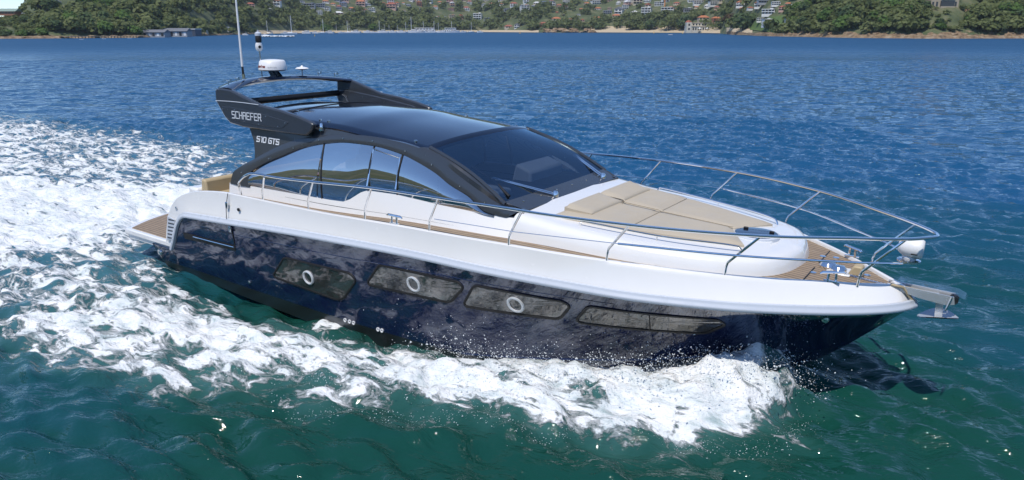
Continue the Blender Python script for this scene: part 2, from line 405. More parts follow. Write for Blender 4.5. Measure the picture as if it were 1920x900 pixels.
def swept(C, prof, sg):                                     # a moulding run along a curve: prof = (outward, up)
    C = np.asarray(C, float); T = np.gradient(C, axis=0); T /= np.linalg.norm(T, axis=1)[:, None]
    O = np.stack([T[:, 1], -T[:, 0], 0*T[:, 0]], 1)*-1.0
    O = np.where(O[:, 1:2] < 0, -O, O); bad = np.linalg.norm(O, axis=1) < .5; O[bad] = (0, 1, 0); O /= np.linalg.norm(O, axis=1)[:, None]
    O[:, 0] = np.where(C[:, 0] > 13.2, np.abs(O[:, 0]), O[:, 0])
    B = np.cross(O, T); B = np.where((B[:, 2:3] < 0), -B, B); 
    return [(C + O*o + B*b)*np.array([1, sg, 1]) for o, b in prof]
prof = [(-.01, .105), (.018, .10), (.026, .085), (.030, .060), (.052, .045), (.056, .022), (.045, .0), (-.01, -.006)]
mld = MB()
seg = resample(np.concatenate([[(1.68, 2.07, .43)], low[1:]]), 190)
for sg in (-1, 1): mld.grid(swept(seg, prof, sg))
part('rub_rail', mld, 'trim', smooth=50)

# bathing platform with teak
def plat_outline(inset=0, n=40):
    ys = np.linspace(-1, 1, n); Y = ys*(2.05-inset)
    X = -.62 + .56*np.abs(ys)**2.2 + inset
    P = [(x, y) for x, y in zip(X, Y)]
    P = [(.35*1+.0*0 + P[0][0]*.0 + .02, -(2.05-inset))] + P + [(.37, 2.05-inset)]
    return [(1.72, -(2.05-inset))] + P[0:] + [(1.72, 2.05-inset)]
o0 = plat_outline()
pl = MB()
def ringz(o, z): return np.array([(x, y, z) for x, y in o])
o1 = plat_outline(.05); o2 = plat_outline(.16)
pl.grid([ringz(plat_outline(.08), .56), ringz(plat_outline(.02), .565), ringz(o0, .545), ringz(o0, .47), ringz(plat_outline(.04), .445), ringz(plat_outline(.05), .36), ringz(o2, .30)], close_v=True)
nn = len(o0); pl.f.append(tuple(range(len(pl.v)-nn, len(pl.v)))); pl.f.append(tuple(range(nn)))
plat = part('bathing_platform', pl, 'white', smooth=40)
tk = MB(); oo = [(min(x, 1.45), y) for x, y in plat_outline(.10)]; tk.grid([ringz(oo, .562), ringz(oo, .572)], close_v=True); tk.f.append(tuple(range(nn, 2*nn)))
part('teak_deck', tk, 'teak', plat)
part('hatch_line', MB().box((.12, -1.2, .572), (1.2, -1.175, .576)).box((.10, -1.2, .572), (.125, 1.2, .576)), 'black', plat)
part('boarding_step', MB().box((.92, -1.24, .572), (1.22, -1.14, .578)), 'hull', plat)
# stern quarter: louvres on each side, transom wall, cockpit
for sg in (-1, 1):
    pnl = part('louvre_panel', MB().prism([(1.52,.60),(1.78,.66),(1.88,1.08),(1.66,1.12)], sg*2.064, sg*2.088), 'trim', bevel=.012)
    for k in range(6):
        z = .66 + k*.075; x0 = 1.575 + k*.022
        part('louvre', MB().prism([(x0, z), (x0+.19, z+.012), (x0+.195, z+.036), (x0+.006, z+.030)], sg*2.085, sg*2.093), 'dark', pnl)
    part('side_fitting', MB().lathe([(.03, 0), (.03, sg*.02), (.004, sg*.024)], (1.93, sg*2.035, 1.30), 10, 'y'), 'chrome')
    part('side_fitting', MB().lathe([(.03, 0), (.03, sg*.02), (.004, sg*.024)], (3.95, sg*2.10, 1.60), 10, 'y'), 'black')
    part('gate_seam', MB().tube([(3.62, sg*(2.05+.012), 1.83), (3.64, sg*2.135, 1.62), (3.66, sg*2.165, 1.40)], .007, 5), 'black')
    part('latch', MB().box((3.60, sg*2.115-.012, 1.57), (3.66, sg*2.115+.018, 1.69)), 'chrome', bevel=.01)
ck = MB().prism([(1.46,.5),(1.66,1.10),(1.96,1.40),(2.2,1.40),(2.2,.5)], -1.97, 1.97); part('transom_wall', ck, 'white', bevel=.06)
part('cockpit_coaming', MB().box((1.66, -1.60, 1.20), (1.95, 1.60, 1.60)), 'white', bevel=.05)
part('cockpit_floor', MB().box((1.5, -1.95, .92), (4.2, 1.95, .98)), 'teak')
for sg in (-1, 1):
    part('cockpit_side', MB().box((2.1, sg*1.80-.14, .9), (3.3, sg*1.80+.14, 1.50)), 'white', bevel=.05)
sofa = empty('cockpit_sofa'); sofa.parent = yacht
sb = MB().prism([(1.90,1.30),(2.16,1.30),(2.10,1.76),(1.97,1.78)], -1.50, 1.40); part('backrest', sb, 'beige2', sofa, bevel=.035)
part('seat_cushion', MB().box((2.14, -1.50, 1.36), (2.70, 1.40, 1.52)), 'beige2', sofa, bevel=.04)
part('seat_base', MB().box((2.12, -1.48, .98), (2.65, 1.4, 1.36)), 'white', sofa)
tb = part('cockpit_table', MB().box((2.45, -1.10, 1.66), (3.15, .55, 1.70)), 'wood', bevel=.012); part('table_leg', MB().tube([(2.8, 0, .98), (2.8, 0, 1.66)], .05), 'chrome', tb)

# cabin: coaming, side glass, arch, roof, windscreen
def ys(x, z):                                               # starboard cabin wall, leaning in
    return 1.52 - .25*(z-2.2) - np.interp(x, [0, 8, 9, 9.4], [0, 0, .08, .16])
A_out = [(3.09,1.86),(3.13,2.05),(3.26,2.15),(3.68,2.36),(4.23,2.62),(4.77,2.81),(5.09,2.885),(5.74,2.975),(6.37,3.015),(6.99,2.995),(7.43,2.945),(7.78,2.865),(8.21,2.65),(8.62,2.47),(9.01,2.33),(9.34,2.30)]
A_in = [(3.66,1.87),(3.62,1.98),(3.62,2.10),(3.80,2.23),(4.44,2.51),(4.94,2.70),(5.31,2.79),(5.92,2.875),(6.44,2.885),(7.11,2.82),(7.39,2.755),(7.83,2.62),(8.10,2.50),(8.45,2.38),(8.77,2.20),(9.10,2.16)]
zb_x = [3.0, 5.13, 5.7, 6.0, 6.14, 6.38, 6.5, 7.13, 8.06, 8.77, 9.4]; zb_z = [1.865, 1.915, 1.93, 1.945, 2.0, 2.15, 2.19, 2.21, 2.18, 2.165, 2.16]
zbot = lambda x: np.interp(x, zb_x, zb_z)
Ao, Ai = smooth_curve(A_out, 120), smooth_curve(A_in, 120)
on_ys = lambda P, o, sg: np.array([(p[0], sg*(ys(p[0], p[1]) + o), p[1]) for p in P])
DKZ = lambda x: zg(x) - np.interp(x, [3, 5.5, 7, 13], [.12, .09, .045, .035])
yb_x = [3.0, 6, 9, 10, 11, 11.5, 12.0, 12.35, 12.58, 12.70, 12.76, 12.78]; yb_v = [1.66, 1.66, 1.64, 1.60, 1.54, 1.41, 1.25, 1.06, .82, .55, .25, 0.0]
for sg in (-1, 1):
    a = MB(); a.grid([on_ys(Ao, -.02, sg), on_ys(Ao, .03, sg), on_ys(Ao*.55 + Ai*.45, .045, sg), on_ys(Ai, .035, sg), on_ys(Ai, -.02, sg)])
    arch = part('window_arch', a, 'dark', smooth=40)
    # glass panes between the arch and the coaming
    inner_top = lambda x: pchip([p[0] for p in A_in[2:]], [p[1] for p in A_in[2:]], x)
    for x0, x1 in ((3.62, 5.37), (5.40, 6.50), (6.53, 7.11), (7.14, 8.92)):
        X = np.linspace(x0, x1, 22); g = MB()
        g.grid([np.array([(x, sg*(ys(x, z) + .004 + .05*math.sin(math.pi*t)), z) for x in X for z in [zbot(x)-.02 + (max(inner_top(x), zbot(x))+.02 - zbot(x))*t]]) for t in np.linspace(0, 1, 10)])
        pane = part('side_window', g, 'sideglass')
        if x1 < 8:
            part('mullion', MB().tube([(x1+.015 + (.12 if x1 < 5.4 else 0)*(1-t), sg*(ys(x1, z) + .008 + .05*math.sin(math.pi*t)), z) for t in np.linspace(0, 1, 6) for z in [zbot(x1) + (inner_top(x1)-zbot(x1))*t]], .014, 6), 'black', pane)
    fr = round_poly([(6.50, 2.80), (7.08, 2.79), (7.12, 2.36), (7.1, 2.34), (7.07, 2.74), (6.53, 2.83)], .02, 3)
    part('opening_window_frame', MB().tube([(6.52, sg*(ys(6.5, 2.25)+.06), 2.25), (6.52, sg*(ys(6.5, 2.83)+.02), 2.83), (7.09, sg*(ys(7.1, 2.76)+.02), 2.76), (7.12, sg*(ys(7.1, 2.3)+.06), 2.3)], .02, 6), 'chrome')
    # white coaming below the glass, with its two scribed lines
    X = np.linspace(3.06, 9.45, 90); c = MB()
    zt = zbot(X) + .004; rr = []
    for v in np.linspace(0, 1, 7):
        rr.append(np.array([(x, sg*(np.interp(x, yb_x, yb_v)*(1-v) + (ys(x, z)+.02)*v), (DKZ(x)-.03)*(1-v) + z*v) for x, z in zip(X, zt)]))
    rr.append(np.array([(x, sg*(ys(x, z)-.06), z + .002) for x, z in zip(X, zt)]))
    c.grid(rr); end = [r[0] for r in rr]; c.add(end + [(3.06, sg*1.2, zt[0]), (3.06, sg*1.2, 1.7)], [tuple(range(len(end)+2))])
    co = part('cabin_coaming', c, 'white', smooth=40)
    for f in (.30, .66):
        X2 = np.linspace(4.6, 9.6, 40)
        part('scribed_line', MB().tube([(x, sg*(np.interp(x, yb_x, yb_v)*(1-f) + (ys(x, 2.15)+.02)*f + .001), DKZ(x)*(1-f) + 2.15*f - .03) for x in X2 if f < .5 or x > 6.2], .004, 4), 'black', co)
# roof
XRf = np.linspace(3.25, 7.56, 44); rr = []
zed = lambda x: pchip([3.25, 4, 5, 5.58, 6.37, 7.0, 7.56], [3.06, 3.10, 3.115, 3.11, 3.05, 3.0, 2.945], x)
for v in np.linspace(-1, 1, 33):
    crown = .13*(1-abs(v)**2.4)
    rr.append(np.array([(x + .10*(1-v*v)*(x-3.25)/4.3, 1.31*v*np.interp(x, [3.25, 5, 7.56], [1.0, 1.0, .985]), zed(x) + crown*np.interp(x, [3.25, 7.56], [1, .75])) for x in XRf]))
edge = lambda sg: [np.array([(x, sg*(1.31+d), zed(x)-k) for x in XRf]) for d, k in ((.03, .05), (.0, .11))]
rf = MB().grid([edge(-1)[1], edge(-1)[0]] + rr + [edge(1)[0], edge(1)[1]])
roof = part('hardtop_roof', rf, 'roof', smooth=60)
ur = MB().grid([np.array([(x, y, z-.09) for x, y, z in r]) for r in rr]); part('roof_lining', ur, 'darkin')
for v in (-.93, -.0):
    pass
# sunroof edges and roof fittings
part('roof_seam', MB().tube([(4.15, 1.2*v, float(zed(4.15)) + .13*(1-abs(v*1.2/1.31)**2.4)*.97 + .002) for v in np.linspace(-1, 1, 21)], .008, 5), 'black', roof)
for x, y in ((5.15, -1.22), (5.35, -1.22), (7.25, -1.22), (6.3, 1.25), (7.45, 1.2), (4.2, -.9)):
    part('roof_fitting', MB().lathe([(.028, 0), (.026, .03), (.004, .036)], (x, y, float(zed(x)) + .13*(1-abs(y/1.31)**2.4)*.9 - .004), 10), 'chrome', roof)
part('roof_light', MB().lathe([(.04, 0), (.045, .05), (.02, .12), (.004, .125)], (5.32, -1.36, 3.0), 10), 'chrome', roof)
for sg in (-1, 1):                                          # grey band between roof edge and arch
    X = np.linspace(4.75, 7.6, 40)
    band = MB().grid([np.array([(x, sg*1.315, zed(x)-.035) for x in X]), np.array([(x, sg*(ys(x, pchip([p[0] for p in A_out[3:]], [p[1] for p in A_out[3:]], x))+.02), pchip([p[0] for p in A_out[3:]], [p[1] for p in A_out[3:]], x)-.02) for x in X])])
    part('roof_side_band', band, 'dark')
# windscreen with frame, cowl
Y = np.linspace(-1, 1, 31)
def wsrow(t, lift=0):
    hw = 1.29*(1-t) + 1.47*t
    X = 7.60 + (9.07-7.60)*t + .05*math.sin(math.pi*t)
    return np.array([(X + .10*(1-y*y)*(1-t) + .02*(1-y*y) , hw*y, 2.955*(1-t) + 2.37*t + .095*(1-abs(y)**2.4)*(1-t) + .05*math.sin(math.pi*t) + lift) for y in Y])
scr = MB().grid([wsrow(t) for t in np.linspace(.03, 1, 16)]); screen = part('windscreen', scr, 'screen')
for sg in (-1, 1):                                          # corner pillar between the side arch and the windscreen
    ao = smooth_curve([p for p in A_out if p[0] > 7.4], 30); tt = np.linspace(0, 1.0, 30); ed_ = np.array([wsrow(t, .0)[0 if sg < 0 else -1] for t in tt])
    aa = on_ys(ao, .03, sg); mid_p = (aa + ed_)/2; mid_p[:, 1] += sg*.02; mid_p[:, 2] += .012
    part('corner_pillar', MB().grid([aa, mid_p, ed_]), 'dark')
part('windscreen_frame', MB().grid([wsrow(-.03, .012), wsrow(.03, .012), wsrow(.045, -.01)]), 'roof', screen)
for sg in (-1, 1):
    part('windscreen_pillar', MB().tube([wsrow(t, .004)[0 if sg < 0 else -1] for t in np.linspace(0, 1.02, 14)], .028, 8), 'dark', screen)
cw = MB().grid([wsrow(1.0, .012), np.array([(9.09 + .02*(1-y*y), 1.48*y, 2.375) for y in Y]), np.array([(9.36, 1.44*y, 2.28) for y in Y]), np.array([(9.38, 1.44*y, 2.20) for y in Y])])
cowl = part('windscreen_cowl', cw, 'dark', smooth=50)
for y in (-1.15, -.7, -.25, .2, .65, 1.05): part('cowl_stud', MB().lathe([(.016, 0), (.014, .012), (.002, .016)], (9.18, y, 2.345), 8), 'chrome', cowl)
for sg in (-1, 1):
    for x, z in ((3.4,2.10),(4.1,2.42),(4.7,2.66),(5.3,2.85),(5.85,2.93),(6.5,2.955),(7.2,2.88),(7.75,2.74),(8.3,2.50),(8.75,2.33)):
        part('arch_stud', MB().lathe([(.014, sg*0), (.012, sg*.012), (.002, sg*.015)], (x, sg*(ys(x, z)+.043), z), 6, 'y'), 'chrome', arch)
# wipers: steel parallelogram arms and black blades
for base, mid, b0, b1 in (((9.28,-.45,2.33),(8.63,-1.14,2.60),(8.28,-1.17,2.73),(9.03,-1.28,2.42)), ((9.25,1.10,2.34),(8.62,1.22,2.60),(8.24,1.30,2.74),(9.0,1.12,2.42))):
    w = empty('wiper'); w.parent = yacht
    for k in (-.035, .035):
        part('arm', MB().tube([np.array(base) + (0, k, 0), np.array(mid) + (0, k*.6, .01)], .013, 6), 'chrome', w)
    part('blade', MB().tube([b0, np.array(mid) + (0, 0, -.01), b1], .02, 6), 'black', w)
    part('pivot', MB().lathe([(.05, -.06), (.05, .02), (.03, .05), (.004, .055)], base, 12), 'chrome', w)
# things seen dimly through the glass
dash = empty('helm_station'); dash.parent = yacht
part('dashboard', MB().box((8.1, -1.3, 1.9), (9.1, 1.3, 2.30)), 'darkin', dash, bevel=.05)
part('console', MB().prism([(7.9,1.6),(8.45,1.6),(8.45,2.46),(8.15,2.56)], .15, 1.15), 'greyin', dash, bevel=.04)
part('console', MB().box((8.2, -1.25, 2.3), (8.75, -.8, 2.42)), 'greyin', dash, bevel=.04)
part('wheel', MB().tube([(7.85 + .08*math.sin(a), -.55 + .2*math.cos(a), 2.2 + .2*math.sin(a)) for a in np.linspace(0, 2*math.pi, 20)], .016, 6), 'black', dash)
for y in (-.75, -.15):
    s = empty('helm_seat'); s.parent = yacht
    part('backrest', MB().box((6.95, y-.24, 1.75), (7.1, y+.24, 2.42)), 'greyin', s, bevel=.06); part('seat', MB().box((7.05, y-.25, 1.6), (7.5, y+.25, 1.78)), 'greyin', s, bevel=.05)
cs = empty('cabin_sofa'); cs.parent = yacht
part('backrest', MB().box((3.7, .85, 1.4), (6.0, 1.15, 2.12)), 'beige2', cs, bevel=.07); part('seat', MB().box((3.7, .3, 1.15), (6.0, .9, 1.4)), 'beige2', cs, bevel=.06)
part('cushion', MB().box((5.3, .55, 1.5), (5.75, .75, 1.95)), 'plastic', cs, bevel=.07)
part('cabin_floor', MB().box((3.3, -1.55, .98), (9.0, 1.55, 1.05)), 'darkin')
part('cabin_bulkhead', MB().box((8.95, -1.4, 1.0), (9.0, 1.4, 2.25)), 'darkin')

# foredeck: teak, trunk, sun pad, hatch
X = np.linspace(3.3, 13.78, 120)
dk = MB().grid([np.array([(x, max(yg(x)-np.interp(x, [3, 12, 13.3, 13.8], [.06, .07, .08, .06]), .005)*v, DKZ(x)) for x in X]) for v in (-1, -.66, -.33, 0, .33, .66, 1)])
part('teak_foredeck', dk, 'teak')
for s_ in ((12.86, -.9, 12.86, .9), (12.95, 0, 13.7, 0)):
    pass
part('deck_seam', MB().tube([(12.92, y, float(DKZ(12.92))+.001) for y in np.linspace(-.72, -.12, 6)], .009, 5), 'black')
part('deck_seam', MB().tube([(12.92, y, float(DKZ(12.92))+.001) for y in np.linspace(.12, .72, 6)], .009, 5), 'black')
tr_u = [9.30, 9.6, 10, 11, 11.5, 12.0, 12.35, 12.58, 12.70, 12.76, 12.785]
rows = []
ztop = lambda x: np.interp(x, [9.2, 9.9, 12.0, 12.5, 12.8], [2.275, 2.20, 2.085, 2.07, 2.05])
XX = np.concatenate([np.linspace(9.30, 12.2, 40), np.linspace(12.25, 12.785, 30)])
ybt = pchip(yb_x, yb_v, XX)
inset = [(0, 0), (.35, .02), (.72, .05), (.90, .09), (.98, .15), (1.0, .24), (1.02, .40)]
for hz, ins in inset:
    P = []
    for x, y in zip(XX, ybt):
        k = max(0.0, (y - ins*np.interp(x, [9, 12.2, 12.785], [1.0, 1, 1])))
        fx = x - ins*np.interp(x, [12.0, 12.5, 12.785], [0, .4, .95])
        z0 = DKZ(min(x, 12.9)) - .02; zt_ = ztop(fx) + .0
        P.append((fx, k if y > 0 else 0, z0 + (zt_ - z0)*hz))
    rows.append(np.array(P))
tk = MB()
for sg in (-1, 1):
    mid = rows[-1].copy(); mid[:, 1] = 0; mid[:, 2] += .02
    tk.grid([r*np.array([1, sg, 1]) for r in rows] + [mid*.5 + rows[-1]*np.array([.5, .5*sg, .5]) + np.array([0, 0, .012]), mid])
trunk = part('foredeck_trunk', tk, 'white', smooth=45)
# cushions
def cushion(c4, z0, h, m='beige', r=.05, n=14, wedge=0):
    """four corners (x, y) with a rounded, slightly domed top"""
    c4 = [np.array(c, float) for c in c4]; mb = MB(); rws = []
    s = np.linspace(0, 1, n)
    def pos(a, b): return (c4[0]*(1-a) + c4[1]*a)*(1-b) + (c4[3]*(1-a) + c4[2]*a)*b
    for a in s:
        row = []
        for b in s:
            p = pos(a, b); ed = min(a, 1-a, b, 1-b); q = min(1, ed/.08)
            row.append((p[0], p[1], z0(p[0]) + (h + wedge*(1-a))*(.6 + .4*math.sqrt(max(0, 1-(1-q)**2))) + .006*math.sin(math.pi*a)*math.sin(math.pi*b)))
        rws.append(np.array(row))
    mb.grid(rws)
    rim = [rws[0][j] for j in range(n)] + [rws[i][-1] for i in range(1, n)] + [rws[-1][j] for j in range(n-2, -1, -1)] + [rws[i][0] for i in range(n-2, 0, -1)]
    b = len(mb.v); k = len(rim); mb.add(rim, []); mb.add([(p[0], p[1], z0(p[0]) - .02) for p in rim], [])
    mb.f += [(b+i, b+(i+1) % k, b+k+(i+1) % k, b+k+i) for i in range(k)]
    return mb
pad = empty('sun_pad'); pad.parent = yacht
padw = lambda x: np.interp(x, [9.7, 10.75, 12.1], [1.21, 1.06, .68])
xs_ = [9.72, 10.73, 10.75, 12.08]
for sg in (-1, 1):
    A = [(9.74, sg*.004), (10.73, sg*.004), (10.73, sg*padw(10.73)), (9.74, sg*padw(9.74))]
    part('pad_cushion', cushion(A, lambda x: float(ztop(x)) - .01, .085), 'beige', pad, smooth=60)
    n = 16; c4 = [(10.745, sg*.004), (11.86, sg*.004), (12.10, sg*padw(12.1)), (10.745, sg*padw(10.745))]
    c4 = [(10.745, sg*.004), (11.80, sg*.004), (12.16, sg*.62), (10.745, sg*padw(10.745))]
    part('pad_cushion', cushion(c4, lambda x: float(ztop(x)) - .005, .075), 'beige', pad, smooth=60)
    hd = [(9.78, sg*.01), (10.16, sg*.01), (10.16, sg*.94), (9.78, sg*1.03)]
    part('head_cushion', cushion(hd, lambda x: float(ztop(x)) + .065, .045, wedge=.05), 'beige', pad, smooth=60)
    if sg < 0: part('pad_piping', MB().tube([(x, .0, float(ztop(x)) + (.115 if x < 10.17 else .078) - .012*(x > 10.73)) for x in np.linspace(9.8, 11.8, 40)], .010, 6), 'beige', pad)
    # grab rail beside the pad
    G = [(10.15, 1.25), (10.18, 1.265), (11.2, 1.12), (12.15, .80), (12.19, .775)]
    gz = [0, .085, .085, .085, 0]
    gr = smooth_curve([(x, sg*y, float(ztop(x)) - .02 + z) for (x, y), z in zip(G, gz)], 40)
    part('grab_rail', MB().tube(gr, .014, 8), 'chrome', trunk)
    part('grab_rail_foot', MB().tube([(11.2, sg*1.12, float(ztop(11.2)) - .04), (11.2, sg*1.12, float(ztop(11.2)) + .065)], .011, 6), 'chrome', trunk)
    # folding latch beside the pad
    part('deck_latch', MB().tube([(10.86, sg*1.30, 2.06), (10.88, sg*1.30, 2.11), (11.16, sg*1.255, 2.10), (11.18, sg*1.255, 2.05)], .013, 6).tube([(10.95, sg*1.25, 2.08), (11.1, sg*1.32, 2.09)], .013, 6), 'chrome', trunk)
hz = float(ztop(12.12)) + .008
part('deck_hatch', MB().lathe([(.30, -.03), (.30, .03), (.275, .045), (.27, .035)], (12.12, 0, hz), 36), 'trim', trunk)
hg = part('hatch_glass', MB().lathe([(.27, .03), (.27, .045), (.2, .05), (.0005, .052)], (12.12, 0, hz), 36), 'roof', trunk)
for a in (.5, 2.6): part('hatch_handle', MB().box((12.12+.2*math.cos(a)-.03, .2*math.sin(a)-.02, hz+.05), (12.12+.2*math.cos(a)+.03, .2*math.sin(a)+.02, hz+.075)), 'black', hg, bevel=.006)

# pulpit rails
ST = [(13.48,.44,1.835,13.90,.40,2.46),(12.16,1.30,1.92,12.56,1.40,2.50),(10.84,1.78,1.965,11.19,1.93,2.515),(9.51,1.98,1.955,9.81,2.13,2.51),(8.19,2.03,1.935,8.47,2.15,2.48),(6.92,2.02,1.895,7.20,2.14,2.44),(5.66,2.02,1.855,5.94,2.13,2.36),(4.50,2.00,1.835,4.73,2.11,2.27)]
RT = [(3.86,1.96,1.83),(3.88,2.0,1.98),(3.96,2.05,2.07),(4.36,2.10,2.28),(4.48,2.11,2.30),(5.0,2.12,2.31),(5.94,2.13,2.36),(7.2,2.14,2.44),(8.47,2.15,2.48),(9.81,2.13,2.51),(11.19,1.93,2.515),(12.56,1.40,2.50),(13.4,.80,2.48),(13.9,.40,2.465),(14.10,.17,2.462),(14.17,.06,2.46),(14.18,0,2.46)]
half = smooth_curve(RT, 200)
railp = np.concatenate([mir(half), half[::-1][1:]])
pul = empty('pulpit_rail'); pul.parent = yacht
part('top_rail', MB().tube(railp, .0195, 8), 'chrome', pul)
MT = [(11.02,1.865,2.24),(12.36,1.36,2.215),(13.2,.80,2.17),(13.72,.40,2.14),(13.9,.18,2.12),(13.97,.0,2.115)]
mh = smooth_curve(MT, 80)
part('mid_rail', MB().tube(np.concatenate([mir(mh), mh[::-1][1:]]), .0135, 8), 'chrome', pul)
for sg in (-1, 1):
    part('guard_wire', MB().tube([(8.33, sg*2.08, 2.15), (9.66, sg*2.05, 2.19), (11.02, sg*1.865, 2.24)], .006, 5), 'chrome', pul)
    for xb, yb, zb, xt, yt, zt in ST:
        k = .22; P = [(xb, sg*yb, zb-.02), (xb+.01, sg*(yb+.005), zb+.10), (xb+.03, sg*(yb+.02), zb+.17), (xt, sg*yt, zt)]
        part('stanchion', MB().tube(P, .0155, 8), 'chrome', pul)
def cleat(x, y, z, yaw):
    c_, s_ = math.cos(yaw), math.sin(yaw); f = lambda a, b, h: (x + a*c_ - b*s_, y + a*s_ + b*c_, z + h)
    return MB().tube([f(-.15,0,.10), f(-.12,0,.115), f(.12,0,.115), f(.15,0,.10)], [.012,.02,.02,.012], 8).tube([f(-.05,0,0), f(-.045,0,.11)], .016, 8).tube([f(.05,0,0), f(.045,0,.11)], .016, 8).box(np.array(f(0,0,0))-(.09,.02,.004), np.array(f(0,0,0))+(.09,.02,.008))
for sg in (-1, 1):
    part('mooring_cleat', cleat(7.5, sg*2.0, float(zg(7.5))+.012, -sg*.0), 'chrome')
    part('mooring_cleat', cleat(13.22, sg*.60, float(zg(13.22))+.012, -sg*.62), 'chrome')
# bow: windlass, chain, anchor roller with its clear guard, searchlight
dz = float(DKZ(13.2))
wl = empty('windlass'); wl.parent = yacht
part('base', MB().box((12.94, -.16, dz-.01), (13.34, .16, dz+.012)), 'white', wl, bevel=.01)
part('drum', MB().lathe([(.10, 0), (.11, .05), (.08, .09), (.003, .10)], (13.06, -.02, dz+.01), 18), 'chrome', wl)
part('drum', MB().lathe([(.09, 0), (.10, .04), (.07, .075), (.003, .085)], (13.19, -.06, dz+.01), 18), 'chrome', wl)
part('cover', MB().prism([(13.30, dz), (13.48, dz), (13.46, dz+.13), (13.36, dz+.13)], -.10, .06), 'beige2', wl, bevel=.02)
ch = MB()
for k in range(34):
    x = 13.12 + k*.021; a = k % 2*math.pi/2
    ch.tube([(x+.016*math.cos(b), -.10 + .010*math.sin(b)*math.cos(a), float(DKZ(min(x, 13.7)))+.018+.010*math.sin(b)*math.sin(a)) for b in np.linspace(0, 2*math.pi, 8)], .0042, 4)
part('anchor_chain', ch, 'chrome')
for x, y in ((12.9, .42), (13.05, .5), (12.95, -.33), (13.5, .12)): part('deck_filler', MB().lathe([(.04, 0), (.04, .008), (.004, .01)], (x, y, float(DKZ(x))), 12), 'chrome')
rol = empty('anchor_roller'); rol.parent = yacht
part('channel', MB().prism([(13.75,1.81),(14.46,1.79),(14.48,1.70),(14.38,1.675),(14.10,1.70),(13.80,1.76)], -.085, -.07).prism([(13.75,1.81),(14.46,1.79),(14.48,1.70),(14.38,1.675),(14.10,1.70),(13.80,1.76)], .07, .085).box((13.78, -.07, 1.74), (14.3, .07, 1.75)), 'fluke', rol)
part('roller', MB().lathe([(.05, -.06), (.03, 0), (.05, .06)], (14.46, 0, 1.74), 16, 'y'), 'black', rol)
part('pin', MB().tube([(14.44, -.11, 1.80), (14.40, -.115, 1.62)], .012, 6), 'chrome', rol)
part('shank', MB().prism([(13.85,1.79),(14.42,1.755),(14.42,1.72),(13.85,1.745)], -.02, .02), 'beige2', rol)
anc = empty('anchor'); anc.parent = yacht
part('shaft', MB().prism([(14.28,1.74),(14.36,1.74),(14.38,1.47),(14.30,1.47)], -.02, .02), 'fluke', anc)
fl = [np.array([(14.12 + .42*s, w*(.17*math.sin(math.pi*min(1, s*1.05))**.7 + .012), 1.455 + .07*abs(w)*math.sin(math.pi*s) + .07*s*s) for w in np.linspace(-1, 1, 9)]) for s in np.linspace(0, 1, 12)]
part('fluke', MB().grid(fl).grid([r - np.array([0, 0, .012]) for r in fl]), 'fluke', anc)
gd = MB()
for y in (-.13, .13): gd.prism([(13.86,1.86),(14.48,1.835),(14.56,1.80),(14.58,1.74),(14.54,1.47),(14.46,1.47),(14.44,1.60),(14.12,1.62),(13.98,1.66)], y-.006, y+.006)
gd.grid([np.array([(x, y, z) for y in (-.13, .13)]) for x, z in ((13.86,1.862),(14.48,1.838),(14.57,1.80),(14.60,1.72),(14.555,1.47))])
part('clear_anchor_guard', gd, 'clear', rol)
part('toe_strip', MB().tube([(13.80, -.14, 1.82), (13.93, -.10, 1.80), (14.0, -.06, 1.70), (14.06, -.04, 1.63)], .018, 6), 'beige2', rol)
sl = empty('searchlight'); sl.parent = yacht
part('mount_plate', MB().lathe([(.13, -.02), (.13, .0), (.11, .01)], (13.93, 0, 2.12), 24), 'chrome', sl)
part('pedestal', MB().lathe([(.075, .0), (.08, .03), (.06, .07)], (13.93, 0, 2.125), 20), 'plastic', sl)
hd = [(.003, -.16), (.06, -.15), (.105, -.09), (.125, 0), (.12, .08), (.10, .115), (.004, .12)]
part('lamp_head', MB().lathe(hd, (13.95, 0, 2.27), 24, 'x'), 'plastic', sl, smooth=60)
part('brand_plate', MB().box((13.95, -.128, 2.22), (14.02, -.118, 2.23)), 'black', sl)

